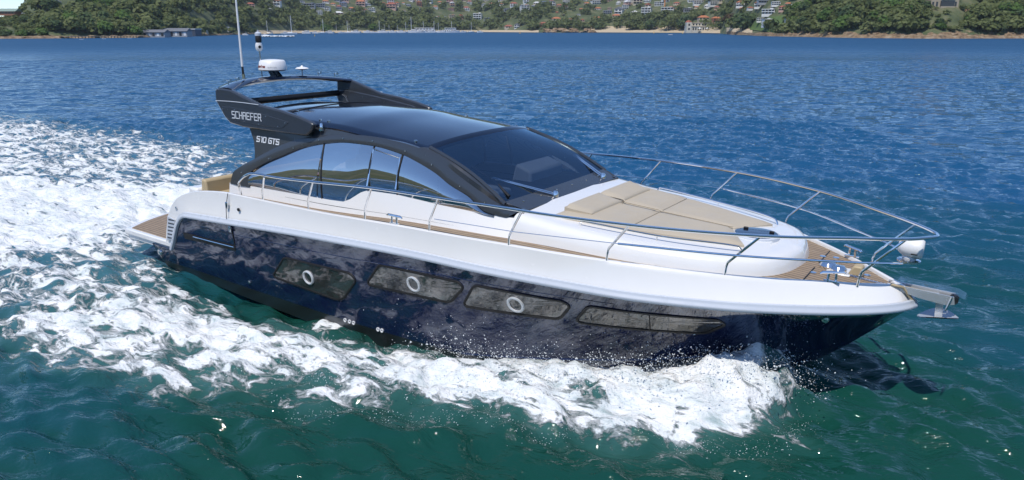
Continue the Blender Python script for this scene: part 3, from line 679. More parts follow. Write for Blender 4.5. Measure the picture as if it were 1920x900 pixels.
# hardtop arch: fins, spoiler, crossbar, lettering, aerials
FIN = [(2.70,3.31),(2.71,3.50),(2.76,3.535),(2.90,3.545),(3.17,3.53),(3.43,3.46),(3.95,3.325),(4.51,3.275),(4.9,3.215),(5.2,3.15),(5.29,3.11),(5.22,3.0),(5.10,2.915),(4.95,2.905),(4.08,2.90),(3.42,2.90),(3.07,2.935),(2.93,3.03)]
LET = {'S':[[(1,1),(0,1),(0,.5),(1,.5),(1,0),(0,0)]],'C':[[(1,1),(0,1),(0,0),(1,0)]],'H':[[(0,0),(0,1)],[(1,0),(1,1)],[(0,.5),(1,.5)]],'A':[[(0,0),(0,1),(1,1),(1,0)],[(.25,.5),(1,.5)]],'E':[[(1,1),(0,1),(0,0),(1,0)],[(0,.5),(.85,.5)]],'F':[[(1,1),(0,1),(0,0)],[(0,.5),(.85,.5)]],'R':[[(0,0),(0,1),(1,1),(1,.5),(.2,.5)],[(.6,.5),(1,0)]],'5':[[(1,1),(0,1),(0,.5),(1,.5),(1,0),(0,0)]],'1':[[(.3,1),(.55,1),(.55,0)]],'0':[[(0,0),(0,1),(1,1),(1,0),(0,0)]],'G':[[(1,1),(0,1),(0,0),(1,0),(1,.5),(.5,.5)]],'T':[[(0,1),(1,1)],[(.5,1),(.5,0)]],
       'a':[[(0,.6),(.9,.6),(.9,0),(0,0),(0,.3),(.9,.3)]],'y':[[(0,.6),(0,.1),(.9,.1)],[(.9,.6),(.9,-.3),(.1,-.3)]],'m':[[(0,0),(0,.6),(1.1,.6),(1.1,0)],[(.55,.6),(.55,0)]],'r':[[(0,0),(0,.6),(.6,.6)]],'i':[[(.1,0),(.1,.6)],[(.1,.85),(.1,1)]],'n':[[(0,0),(0,.6),(.9,.6),(.9,0)]],'e':[[(.9,0),(0,0),(0,.6),(.9,.6),(.9,.3),(0,.3)]],
       'Q':[[(0,0),(0,1),(1,1),(1,0),(0,0)],[(.6,.3),(1.1,-.1)]],'U':[[(0,1),(0,0),(1,0),(1,1)]],'N':[[(0,0),(0,1),(1,0),(1,1)]],'M':[[(0,0),(0,1),(.5,.4),(1,1),(1,0)]]}
def lettering(text, place, w, hgt, gap, st):                # place(u, v) -> point and (right, up, out) there
    mb = MB(); u0 = 0
    for chx in text:
        if chx == ' ': u0 += w*.7; continue
        for line in LET[chx]:
            for (a, b), (c_, d) in zip(line[:-1], line[1:]):
                p, q = np.array([u0 + a*w, b*hgt]), np.array([u0 + c_*w, d*hgt]); dv = q-p; L = np.linalg.norm(dv); dv /= L; nv = np.array([-dv[1], dv[0]])
                p2, q2 = p - dv*st/2, q + dv*st/2; C = [p2 - nv*st/2, q2 - nv*st/2, q2 + nv*st/2, p2 + nv*st/2]
                mb.add([place(*k, 0) for k in C] + [place(*k, .004) for k in C], [(0,1,2,3),(7,6,5,4),(0,4,5,1),(1,5,6,2),(2,6,7,3),(3,7,4,0)])
        u0 += (w if chx not in '1ir' else w*.65) + gap
    return mb
for sg in (-1, 1):
    fin = part('roof_fin', MB().prism(FIN, sg*1.40, sg*1.50), 'dark', bevel=.025)
    part('fin_panel', MB().prism(round_poly([(2.86,3.22),(3.10,3.235),(3.95,3.19),(4.70,3.10),(4.52,2.985),(4.05,2.97),(3.30,3.0),(3.03,3.02)], .05), sg*1.49, sg*1.508), 'dark', fin, bevel=.005)
    part('fin_seam', MB().tube([(2.715, sg*1.503, 3.315), (3.1, sg*1.503, 3.33), (3.5, sg*1.503, 3.335), (3.93, sg*1.503, 3.33)], .007, 5), 'trim', fin)
    for x, z in ((2.90,3.18),(3.25,3.195),(3.65,3.18),(4.1,3.145),(4.6,3.08),(4.4,3.0),(3.9,2.995),(3.5,3.01),(3.15,3.035)):
        part('fin_stud', MB().lathe([(.011, 0), (.009, sg*.008), (.002, sg*.01)], (x, sg*1.508, z), 6, 'y'), 'chrome', fin)
    stp = [(3.40,2.93),(3.50,2.82),(3.62,2.66),(3.68,2.48),(3.70,2.34),(4.23,2.60),(4.77,2.79),(5.09,2.87),(5.12,2.93)]
    c_ = np.array(stp); mbs = MB(); n = len(stp)
    mbs.add([(x, sg*(ys(x, z)+.03), z) for x, z in stp] + [(x, sg*(ys(x, z)-.06), z) for x, z in stp], [tuple(range(n)), tuple(range(2*n-1, n-1, -1))] + [(i, (i+1) % n, n+(i+1) % n, n+i) for i in range(n)])
    strut = part('fin_strut', mbs, 'dark')
    def pl1(u_, v_, o, sg=sg): return (3.17 + u_, sg*(1.509+o), 3.045 + v_ + .015*u_) if sg < 0 else (3.98 - u_, sg*(1.509+o), 3.06 + v_)
    part('name_lettering', lettering('SCHAEFER', pl1, .074, .115, .030, .0155), 'letter', fin, smooth=0)
    def pl2(u_, v_, o, sg=sg):
        x = 3.70 + u_ if sg < 0 else 4.30 - u_; z = 2.672 + v_
        return (x, sg*(ys(x, z) + .032 + o), z)
    part('model_lettering', lettering('510 GTS', pl2, .075, .085, .024, .019), 'letter', strut, smooth=0)
zcr = lambda y: 3.515 + .11*(1-(abs(y)/1.45)**2.0)
Y = np.linspace(-1.45, 1.45, 37)
sp_prof = [(2.30, .0), (2.34, .03), (2.50, .045), (2.70, .03), (2.78, -.005), (2.74, -.045), (2.50, -.05), (2.34, -.03)]
xsh = lambda y: .42*(abs(y)/1.45)**3
spo = MB().grid([np.array([(x, y, zcr(y)+z)]*1)[0:1].repeat(1, 0) if 0 else np.array([(px_ + xsh(y), y, zcr(y) + pz_) for px_, pz_ in sp_prof]) for y in Y], close_v=True)
spl = part('roof_spoiler', spo, 'roof', smooth=50)
part('crossbar', MB().tube([(2.80, y, 3.25) for y in np.linspace(-1.42, 1.42, 9)], .062, 12), 'black')
for k, (dy, dzz) in enumerate(((0,0),(.0,.05),(.06,.0),(.06,.05),(.03,.025))):
    part('bar_bolt', MB().lathe([(.012, 0), (.01, -.012), (.002, -.015)], (2.83+dy, 1.40, 3.22+dzz), 6, 'y'), 'chrome')
for sg in (-1, 1):
    part('fin_inner_panel', MB().prism([(2.72,3.30),(3.05,3.33),(3.9,3.26),(4.9,3.14),(5.1,3.07),(2.80,3.07)], sg*1.33, sg*1.40), 'dark', bevel=.015)
    part('vent_pipe', MB().tube([(3.12, sg*1.32, 3.08), (3.05, sg*1.315, 3.20), (2.98, sg*1.315, 3.235), (2.95, sg*1.33, 3.23)], .02, 8), 'dark')
    part('horn', MB().lathe([(.008,-.10),(.012,-.02),(.03,.03),(.034,.035)], (2.85, sg*1.27, 3.66), 10, 'x').tube([(2.8, sg*1.27, 3.53), (2.8, sg*1.27, 3.66)], .01, 6), 'chrome')
    part('horn', MB().lathe([(.008,-.08),(.012,-.02),(.026,.03),(.03,.035)], (2.68, sg*.98, 3.68), 10, 'x').tube([(2.63, sg*.98, 3.56), (2.63, sg*.98, 3.68)], .01, 6), 'chrome')
rad = empty('radar'); rad.parent = yacht
part('mount', MB().prism([(2.40,3.60),(2.74,3.60),(2.64,3.66),(2.50,3.77),(2.38,3.77),(2.46,3.66)], -.075, -.045).prism([(2.40,3.60),(2.74,3.60),(2.64,3.66),(2.50,3.77),(2.38,3.77),(2.46,3.66)], .045, .075).box((2.34,-.2,3.62), (2.72,.2,3.655)), 'roof', rad)
dome = part('dome', MB().lathe([(.10, 0), (.24, .005), (.275, .03), (.272, .06), (.245, .185), (.22, .205), (.12, .216), (.0005, .22)], (2.45, 0, 3.755), 40), 'plastic', rad, smooth=50)
def on_dome(u_, v_, o, a0=R(-112)):
    z = .075 + v_; r_ = .270 - (z-.06)*.21 + .002 + o; a = a0 + u_/.262
    return (2.45 + r_*math.cos(a), r_*math.sin(a), 3.755 + z)
part('lettering', lettering('Raymarine', lambda a, b, c_: on_dome(a, b, c_, R(-135)), .024, .045, .012, .010), 'letterbrown', dome, smooth=0)
part('lettering', lettering('QUANTUM', lambda a, b, c_: on_dome(a, b, c_, R(-58)), .012, .016, .012, .004), 'greyin', dome, smooth=0)
cp = empty('camera_pole'); cp.parent = yacht
part('pole', MB().tube([(2.10, 0, 3.58), (2.08, 0, 4.15)], .014, 8), 'chrome', cp)
part('camera_ball', MB().lathe([(.04, -.10), (.068, -.06), (.07, .0), (.06, .05), (.03, .07)], (2.08, 0, 4.22), 18), 'plastic', cp)
part('lens', MB().lathe([(.03, 0), (.028, .015), (.003, .018)], (2.135, -.03, 4.20), 12, 'x'), 'black', cp)
part('light_body', MB().lathe([(.055, 0), (.06, .03), (.06, .10), (.05, .12)], (2.08, 0, 4.29), 18), 'black', cp)
part('light_lens', MB().lathe([(.062, 0), (.064, .05), (.03, .075), (.012, .08), (.012, .11), (.002, .112)], (2.08, 0, 4.41), 18), 'trim', cp)
gp = empty('satellite_antenna'); gp.parent = yacht
part('stem', MB().tube([(2.50, .68, 3.58), (2.50, .68, 3.75)], .014, 8), 'plastic', gp)
part('disc', MB().lathe([(.012, -.03), (.10, -.018), (.135, .0), (.10, .022), (.03, .035), (.012, .06), (.002, .065)], (2.50, .68, 3.77), 28), 'plastic', gp)
part('hinge', MB().box((2.42, .60, 3.60), (2.62, .92, 3.625)), 'black', gp)
wa = empty('whip_antenna'); wa.parent = yacht
part('base', MB().tube([(2.42, -.66, 3.54), (2.40, -.65, 3.72)], .028, 8).tube([(2.42,-.75,3.60),(2.42,-.6,3.60)], .03, 8), 'chrome', wa)
part('ferrule', MB().tube([(2.40, -.65, 3.72), (2.385, -.645, 3.86)], .021, 8), 'black', wa)
part('whip', MB().tube([(2.385, -.645, 3.86), (2.33, -.61, 4.9), (2.27, -.57, 6.1)], [.022, .018, .010], 8), 'plastic', wa)
# ------------------------------------------------------------------ water, wake foam and bow spray
def boat_to_world(p): return np.array(BOAT_R @ Vector(p) + BOAT_T)
def axis_pts(lo, segs, hi_far, lo_far, g=1.085, g2=1.085):
    P = [lo]
    for end, st in segs:
        while P[-1] < end - 1e-6: P.append(P[-1] + st)
    st = segs[-1][1]; up = [P[-1]]
    while up[-1] < hi_far: st *= g; up.append(up[-1] + st)
    st = segs[0][1]; dn = [lo]
    while dn[-1] > lo_far: st *= g2; dn.append(dn[-1] - st)
    return np.array(dn[:0:-1] + P + up[1:])
wx = axis_pts(-72, [(-24, .30), (-10.5, .11), (6.5, .06), (16, .10), (72, .30)], 2600, -2600, 1.03, 1.03)
wy = axis_pts(5.4, [(16.5, .06), (38, .12), (110, .28), (230, .8)], 2600, -2600, 1.06, 1.12)
GX, GY = np.meshgrid(wx, wy)
sx = np.gradient(wx)[None, :].repeat(len(wy), 0); sy = np.gradient(wy)[:, None].repeat(len(wx), 1); sp_ = np.maximum(sx, sy)
Z = np.zeros_like(GX)
near = (sp_ < 3)
xn, yn, sn = GX[near], GY[near], sp_[near]
zz = np.zeros_like(xn); rg = np.random.default_rng(5)
wx_ = xn + .5*(fbm(xn*.22, yn*.22, 3)-.5)*3; wy_ = yn + .5*(fbm(xn*.22+40, yn*.22, 3)-.5)*3
gust = .78 + .44*fbm(xn*.06+3, yn*.06, 3)
for k in range(72):
    lam = .34*(5.0/.34)**(rg.random()**1.45); th = R(238) + rg.normal(0, .55); kk = 2*math.pi/lam
    amp = .0090*lam**.55
    w_ = amp*(1.3 if lam < .9 else 1.05 if lam < 1.6 else .48)*np.exp(-(sn*2.4/lam)**2)
    ph = kk*(wx_*math.cos(th) + wy_*math.sin(th)) + rg.random()*6.28
    zz += w_*(np.sin(ph) + .22*np.cos(2*ph))
Z[near] = zz*gust
# foam: areas on the water with a density each
def inpoly(P, x, y):
    c = np.zeros(x.shape, bool); n = len(P)
    for i in range(n):
        x1, y1 = P[i]; x2, y2 = P[(i+1) % n]
        if y1 == y2: continue
        c ^= ((y1 > y) != (y2 > y)) & (x < (x2-x1)*(y-y1)/(y2-y1) + x1)
    return c
def sdist(P, x, y):
    d = np.full(x.shape, 1e9); n = len(P)
    for i in range(n):
        ax, ay = P[i]; bx, by = P[(i+1) % n]; ex, ey = bx-ax, by-ay; L = ex*ex + ey*ey + 1e-9
        t_ = np.clip(((x-ax)*ex + (y-ay)*ey)/L, 0, 1); d = np.minimum(d, np.hypot(x-ax-t_*ex, y-ay-t_*ey))
    return np.where(inpoly(P, x, y), d, -d)
wp = lambda L: [tuple(on_water(a, b)) for a, b in L]
AREAS = [  # outline, density, soft edge outside, soft edge inside
 (wp([(1515,700),(1512,748),(1492,830),(1420,850),(1300,848),(1200,822),(1100,814),(990,815),(900,780),(780,790),(690,790),(560,780),(535,745),(450,735),(350,715),(200,695),(60,680),(25,610),(-60,560),(-60,480),(250,505),(400,556),(560,606),(620,630),(720,630),(900,650),(1200,640),(1500,660)]), .60, .5, .9),
 (wp([(1515,690),(1518,738),(1486,826),(1400,846),(1300,838),(1200,812),(1100,806),(1000,800),(900,770),(780,780),(690,775),(640,740),(660,680),(720,640),(900,655),(1200,640),(1500,660)]), .87, .25, .6),
 (wp([(240,545),(420,585),(600,635),(720,650),(760,740),(640,745),(480,705),(300,660),(180,620)]), .84, .5, .8),
 (wp([(-60,560),(60,580),(160,590),(280,640),(430,705),(300,722),(180,712),(40,690),(-60,640)]), .74, .4, .7),
 (wp([(-200,330),(0,318),(150,335),(330,345),(420,330),(440,355),(350,410),(240,450),(215,480),(120,482),(0,490),(-200,500)]), .90, 2.2, 2.0),
 (wp([(-300,240),(0,212),(60,215),(150,232),(260,245),(330,262),(400,262),(480,285),(480,330),(330,360),(0,360),(-300,400)]), .60, 2.0, 3.5),
 (wp([(-200,490),(120,475),(240,470),(300,500),(330,530),(200,540),(0,545),(-200,560)]), .50, .4, .5),
 (wp([(285,485),(310,495),(480,578),(640,636),(640,646),(470,586),(330,528)]), .60, .06, .06),
 (wp([(300,500),(480,580),(640,640),(640,700),(480,640),(300,560)]), .46, .3, .3)]
AREAS.append(([tuple(boat_to_world((a, b_, 0))[:2]) for a, b_ in ((12.4,.3),(11.6,1.7),(8,3.3),(4,4.2),(0,5.2),(-3,6.4),(-3,2),(1,1.6),(9,1.2))], .78, .3, .8))   # the far side's bow wave
FO = np.zeros_like(GX); box = (GX > -40) & (GX < 9) & (GY > 4) & (GY < 75) & (sp_ < 1.2)
bx, by = GX[box], GY[box]; f_ = np.zeros_like(bx)
jx = bx + (fbm(bx*.7, by*.7, 4)-.5)*1.2 + (fbm(bx*3.1, by*3.1, 3)-.5)*.6; jy = by + (fbm(bx*.7+83, by*.7, 4)-.5)*1.2 + (fbm(bx*3.1+9, by*3.1, 3)-.5)*.6
for P, dn, so, si in AREAS:
    f_ = np.maximum(f_, dn*sstep(-so, si, sdist(P, jx, jy)))
ca, sa_ = math.cos(.6), math.sin(.6); al, ac = bx*ca - by*sa_, bx*sa_ + by*ca     # along and across the wake
f_ = f_*(.76 + .50*fbm(al*.28+7, ac*.95, 4))
FO[box] = f_
# height of the foam, bow wave ridge, hollow beside the hull
RID = np.array([(3.62,8.80,.40,.36),(3.20,8.40,.66,.55),(2.2,8.28,.40,.55),(1.0,8.40,.34,.6),(-.4,8.6,.28,.65),(-2.2,8.95,.22,.7),(-4.2,9.7,.20,.85),(-6.2,10.7,.16,1.0),(-9,12.2,.10,1.2)])
RP = resample(RID, 160); rz = np.zeros_like(bx)
for a in RP: rz = np.maximum(rz, a[2]*np.exp(-((bx-a[0])**2 + (by-a[1])**2)/(a[3]**2)))
ca, sa_ = math.cos(.6), math.sin(.6); al, ac = bx*ca - by*sa_, bx*sa_ + by*ca     # along and across the wake
lump = fbm(al*.8, ac*1.3, 4); fine = fbm(al*3.0+9, ac*4.6, 4); mid_ = fbm(al*1.6-30, ac*2.4, 3)
zf = np.clip(f_, 0, 1.05)*(.12*(lump-.42) + .10*(fine-.45))
far_w = sstep(14, 20, by); zf += np.clip(f_, 0, 1.1)*far_w*(.40*(fbm(bx*.45, by*.45, 3)-.45) + .2*(mid_-.5))
zf += rz*(.45 + .35*mid_ + .70*fine)*np.clip(f_*1.3, .25, 1)
HW = np.array([boat_to_world((x, -2.05, 0))[:2] for x in np.linspace(1.0, 9.6, 20)]); hol = np.zeros_like(bx)
for k, a in enumerate(HW): hol = np.maximum(hol, (.27*math.sin(math.pi*(k+.5)/20))*np.exp(-((bx-a[0])**2 + (by-a[1])**2)/.8))
Z[box] += zf - hol
# foam streak left by the passing speedboat lies in its own mesh further on
n_x, n_y = len(wx), len(wy); idx = np.arange(n_x*n_y).reshape(n_y, n_x)
Q = np.stack([idx[:-1, :-1], idx[:-1, 1:], idx[1:, 1:], idx[1:, :-1]], -1).reshape(-1, 4)
V = np.stack([GX, GY, Z], -1).reshape(-1, 3); Fa = FO.ravel()
isf = (Fa[Q].max(1) > .04)

def water_mat():
    m, nt, p = nodes_of('sea_water'); L = nt.links
    tc = N(nt, 'ShaderNodeTexCoord'); obj = tc.outputs['Object']; sp = N(nt, 'ShaderNodeSeparateXYZ'); L.new(obj, sp.inputs[0])
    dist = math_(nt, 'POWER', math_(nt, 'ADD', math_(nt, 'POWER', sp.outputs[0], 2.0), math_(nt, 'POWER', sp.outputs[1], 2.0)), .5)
    at = N(nt, 'ShaderNodeAttribute', attribute_name='foam'); fo = at.outputs['Fac']
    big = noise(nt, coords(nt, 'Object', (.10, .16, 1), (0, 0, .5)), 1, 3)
    dist_band = ramp(nt, math_(nt, 'ADD', math_(nt, 'MULTIPLY', dist, .02), math_(nt, 'MULTIPLY_ADD', big, .5, -.25)), [(.19, 0.0), (.50, 1.0)])  # view-angle sky reflection painted into the body colour by distance: green near, blue far
    body = mixc(nt, dist_band, (.0062, .054, .041), (.011, .076, .175))
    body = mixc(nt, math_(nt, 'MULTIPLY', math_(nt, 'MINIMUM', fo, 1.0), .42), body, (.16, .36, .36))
    # foam cover: broken, lacy where thin
    v1 = coords2(nt, .52, (.60, 1.3, 1)); wr = N(nt, 'ShaderNodeTexNoise'); wr.inputs['Scale'].default_value = 1.4; wr.inputs['Detail'].default_value = 3; L.new(v1, wr.inputs['Vector'])
    vm = N(nt, 'ShaderNodeVectorMath', operation='MULTIPLY_ADD'); L.new(wr.outputs[1], vm.inputs[0]); vm.inputs[1].default_value = (.7, .7, 0); L.new(v1, vm.inputs[2])
    n1 = noise(nt, vm.outputs[0], 2.2, 11, .70, .3)
    vo = N(nt, 'ShaderNodeTexVoronoi', feature='DISTANCE_TO_EDGE'); vo.inputs['Scale'].default_value = 3.2; L.new(vm.outputs[0], vo.inputs['Vector'])
    vo2 = N(nt, 'ShaderNodeTexVoronoi', feature='DISTANCE_TO_EDGE'); vo2.inputs['Scale'].default_value = 8.3; L.new(vm.outputs[0], vo2.inputs['Vector'])
    lace = math_(nt, 'ADD', math_(nt, 'MULTIPLY', vo.outputs[0], .9), math_(nt, 'MULTIPLY', vo2.outputs[0], .8))
    tt = math_(nt, 'ADD', math_(nt, 'MULTIPLY_ADD', n1, 3.1, -1.12), math_(nt, 'MULTIPLY_ADD', lace, .65, -.16))
    fm = N(nt, 'ShaderNodeMapRange', interpolation_type='SMOOTHSTEP'); L.new(math_(nt, 'SUBTRACT', math_(nt, 'MULTIPLY', fo, 1.12), tt), fm.inputs[0]); fm.inputs[1].default_value = -.02; fm.inputs[2].default_value = .32
    mask = math_(nt, 'MULTIPLY', fm.outputs[0], ramp(nt, fo, [(.02, 0.0), (.12, 1.0)]))
    foamc = ramp(nt, noise(nt, vm.outputs[0], 4.2, 8, .68), [(.30, (.36, .45, .46)), (.43, (.66, .71, .72)), (.58, (.84, .85, .85))])
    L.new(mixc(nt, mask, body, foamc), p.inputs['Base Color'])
    L.new(math_(nt, 'ADD', math_(nt, 'MULTIPLY', mask, .62), ramp(nt, math_(nt, 'MULTIPLY', dist, .004), [(.08, .035), (.5, .14), (.8, .42), (1.0, .5)])), p.inputs['Roughness']); p.inputs['IOR'].default_value = 1.333
    L.new(math_(nt, 'MULTIPLY_ADD', mask, -.42, .5), p.inputs['Specular IOR Level'])
    # ripples
    wv = lambda s, a=(1, 1, 1), r=.45: coords2(nt, r, tuple(s*q for q in a))
    r1 = noise(nt, wv(1.0, (.45, 1.25, 1)), 1.9, 4, .55, .8)
    r2 = noise(nt, wv(1.0, (.55, 1.2, 1), .3), 6.5, 3, .5, .5)
    r3 = noise(nt, wv(1.0, (.5, 1.0, 1), .15), .45, 3, .5, .4)
    calm = ramp(nt, noise(nt, coords(nt, 'Object', (.012, .05, 1)), 1, 4), [(.35, .75), (.6, 1.0)])
    farb = ramp(nt, math_(nt, 'MULTIPLY', dist, .01), [(.06, .0), (.5, 1.0)])
    r4 = noise(nt, coords2(nt, .1, (.05, .22, 1)), 1.0, 5, .6, .3); vfar = ramp(nt, math_(nt, 'MULTIPLY', dist, .003), [(.25, 0.0), (.7, 1.0)])
    nrm = bump(nt, math_(nt, 'MULTIPLY', r4, vfar), 1.0, 3.0)
    nrm = bump(nt, math_(nt, 'MULTIPLY', math_(nt, 'MULTIPLY', r3, farb), calm), 1.0, .45, nrm)
    r0 = noise(nt, wv(1.0, (.45, 1.3, 1), .2), .95, 5, .6, .6); nrm = bump(nt, math_(nt, 'MULTIPLY', r0, math_(nt, 'MULTIPLY_ADD', farb, .8, .2)), 1.0, .36, nrm)
    nrm = bump(nt, math_(nt, 'MULTIPLY', r1, math_(nt, 'MULTIPLY_ADD', calm, .7, .3)), 1.0, .11, nrm)
    nrm = bump(nt, r2, .7, .020, nrm)
    lum = math_(nt, 'ADD', noise(nt, v1, 5, 6, .65), math_(nt, 'MULTIPLY', noise(nt, v1, 21, 3), .3))
    nrm = bump(nt, math_(nt, 'MULTIPLY', math_(nt, 'ADD', lum, math_(nt, 'MULTIPLY', mask, .6)), mask), .7, .085, nrm)
    L.new(nrm, p.inputs['Normal'])
    return m
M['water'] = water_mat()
def sub_mesh(name, sel):
    q = Q[sel]; uq, inv = np.unique(q, return_inverse=True)
    o = bpy.data.objects.new(name, raw_mesh(name, V[uq], inv.reshape(-1, 4), M['water'], True, {'foam': ('POINT', 'FLOAT', Fa[uq])})); COL.objects.link(o); return o
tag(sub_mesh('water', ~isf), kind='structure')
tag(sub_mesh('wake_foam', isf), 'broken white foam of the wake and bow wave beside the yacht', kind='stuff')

# spray: thousands of drops and clots thrown up by the bow and the side wave
def spray_mat():
    m, nt, p = nodes_of('spray_water'); v = coords(nt)
    nt.links.new(mixc(nt, noise(nt, v, 7), (.62, .68, .70), (.90, .92, .93)), p.inputs['Base Color']); p.inputs['Roughness'].default_value = .4
    p.inputs['Subsurface Weight'].default_value = 0.0; return m
M['spray'] = spray_mat()
ph_ = (1 + 5**.5)/2
IV = np.array([(-1,ph_,0),(1,ph_,0),(-1,-ph_,0),(1,-ph_,0),(0,-1,ph_),(0,1,ph_),(0,-1,-ph_),(0,1,-ph_),(ph_,0,-1),(ph_,0,1),(-ph_,0,-1),(-ph_,0,1)])/1.902
IF = np.array([(0,11,5),(0,5,1),(0,1,7),(0,7,10),(0,10,11),(1,5,9),(5,11,4),(11,10,2),(10,7,6),(7,1,8),(3,9,4),(3,4,2),(3,2,6),(3,6,8),(3,8,9),(4,9,5),(2,4,11),(6,2,10),(8,6,7),(9,8,1)])
pts, rad_, drn = [], [], []
def emit(n, base, spread, up, r0, r1, d=(0, 0, 0), clus=0):
    b = base[rg.integers(0, len(base), n)]
    if clus:                                               # drops fly in ragged groups
        cen = rg.normal(0, 1, (max(3, n//clus), 3)); b = b + cen[rg.integers(0, len(cen), n)]*np.array(spread)*.8
        o = rg.normal(0, 1, (n, 3))*np.array(spread)*.45
    else: o = rg.normal(0, 1, (n, 3))*np.array(spread)
    hgt = rg.exponential(up, n)
    P = b[:, :3] + o; P[:, 2] = b[:, 2] + hgt + np.abs(o[:, 2]); pts.append(P)
    rad_.append(r0*(r1/r0)**(rg.random(n)**2.2)); drn.append(np.tile(np.array(d, float), (n, 1)) + rg.normal(0, .5, (n, 3)))
def zat(x, y):
    i = np.clip(np.searchsorted(wx, x), 0, n_x-1); j = np.clip(np.searchsorted(wy, y), 0, n_y-1); return Z[j, i]
bowl = np.array([(*boat_to_world((x, -np.interp(x, [10, 11, 12, 12.6], [1.55, 1.15, .62, .25]), 0))[:2], 0.05) for x in np.linspace(10.4, 12.6, 40)])
rid3 = np.array([(a[0], a[1], max(0, float(zat(a[0], a[1])) - .02)) for a in RP[:90]])
emit(9000, bowl[14:] + np.array([.05, -.18, .06]), (.20, .22, .05), .13, .0016, .0062, (.2, -.4, .4), 9)
emit(1500, bowl[30:] + np.array([.22, -.30, .05]), (.30, .22, .08), .16, .0018, .007, (.5, -.3, .5), 8)
emit(900, bowl[28:] + np.array([.45, -.05, .02]), (.22, .25, .05), .10, .0016, .006, (.6, -.2, .5), 6)
emit(4500, rid3[:45], (.34, .30, .04), .06, .002, .009, (.0, -.4, .3), 10)
emit(2600, rid3[45:], (.45, .35, .03), .03, .0018, .0075, (-.2, -.2, .2), 10)
outer = np.array([(*on_water(a, b), .02) for a, b in resample(np.array([(1530,720),(1500,815),(1440,845),(1300,835),(1200,808),(1100,803),(995,828),(900,786),(780,795),(690,795),(560,786),(535,750)]), 200)]); outer[:, 2] = zat(outer[:, 0], outer[:, 1])
emit(1500, outer, (.12, .12, .015), .02, .0016, .0055, (.1, -.6, .1), 8)
hs = np.array([(*boat_to_world((x, -np.interp(x, [8, 9, 10], [1.90, 1.78, 1.6]), 0))[:2], -.02) for x in np.linspace(8.2, 9.9, 30)])
emit(1300, hs + np.array([-.05, -.12, 0]), (.22, .10, .03), .12, .002, .0085, (-.1, -.2, .6), 9)
emit(300, hs + np.array([.6, -.2, .2]), (.9, .10, .12), .22, .0025, .007, (-.1, -.2, .6))
emit(260, bowl + np.array([.0, -.25, .35]), (.3, .10, .12), .22, .0025, .007, (.1, -.2, .6))
PT = np.concatenate(pts); RA = np.concatenate(rad_); DR = np.concatenate(drn); DR /= np.linalg.norm(DR, axis=1)[:, None] + 1e-9
keepB = np.array([(BOAT_R.transposed() @ (Vector(p) - BOAT_T))[:] for p in PT]); inside = np.abs(keepB[:, 1]) < np.interp(keepB[:, 0], [0, 7, 9, 10.8, 12, 12.9, 13.4], [1.96, 1.96, 1.82, 1.42, .95, .45, .1]) + .03
PT, RA, DR = PT[~inside], RA[~inside], DR[~inside]
jit = 1 + .35*rg.normal(0, 1, (len(PT), 12, 1)); st_ = 1 + rg.random(len(PT))*1.2
B_ = IV[None]*jit; B_ = B_ + (B_@DR[:, :, None])*DR[:, None, :]*(st_[:, None, None]-1)
SV = (PT[:, None] + B_*RA[:, None, None]).reshape(-1, 3); SF = (IF[None] + 12*np.arange(len(PT))[:, None, None]).reshape(-1, 3)
so = bpy.data.objects.new('bow_spray', raw_mesh('bow_spray', SV, SF, M['spray'])); COL.objects.link(so)
tag(so, 'white drops of spray flung up along the bow and the side of the yacht', kind='stuff')
# torn sheets of water peeling off the bow
def sheet_mat():
    m = bpy.data.materials.new('torn_water_sheet'); m.use_nodes = True; nt = m.node_tree; p = nt.nodes['Principled BSDF']; out = nt.nodes['Material Output']
    v = coords(nt); n1 = noise(nt, v, 6.5, 9, .7, 1.0); at = N(nt, 'ShaderNodeAttribute', attribute_name='edge')
    vo = N(nt, 'ShaderNodeTexVoronoi', feature='DISTANCE_TO_EDGE'); vo.inputs['Scale'].default_value = 7; nt.links.new(v, vo.inputs['Vector'])
    k = math_(nt, 'SUBTRACT', at.outputs['Fac'], math_(nt, 'ADD', math_(nt, 'MULTIPLY_ADD', n1, 1.7, -.55), math_(nt, 'MULTIPLY', vo.outputs[0], 1.2)))
    mr = N(nt, 'ShaderNodeMapRange', interpolation_type='SMOOTHSTEP'); nt.links.new(k, mr.inputs[0]); mr.inputs[1].default_value = -.02; mr.inputs[2].default_value = .12
    nt.links.new(mr.outputs[0], p.inputs['Alpha']); nt.links.new(mixc(nt, n1, (.5, .58, .62), (.9, .92, .93)), p.inputs['Base Color']); p.inputs['Roughness'].default_value = .45
    nt.links.new(bump(nt, n1, .8, .05), p.inputs['Normal']); return m
M['sheet'] = sheet_mat()
sv, sf, se = [], [], []
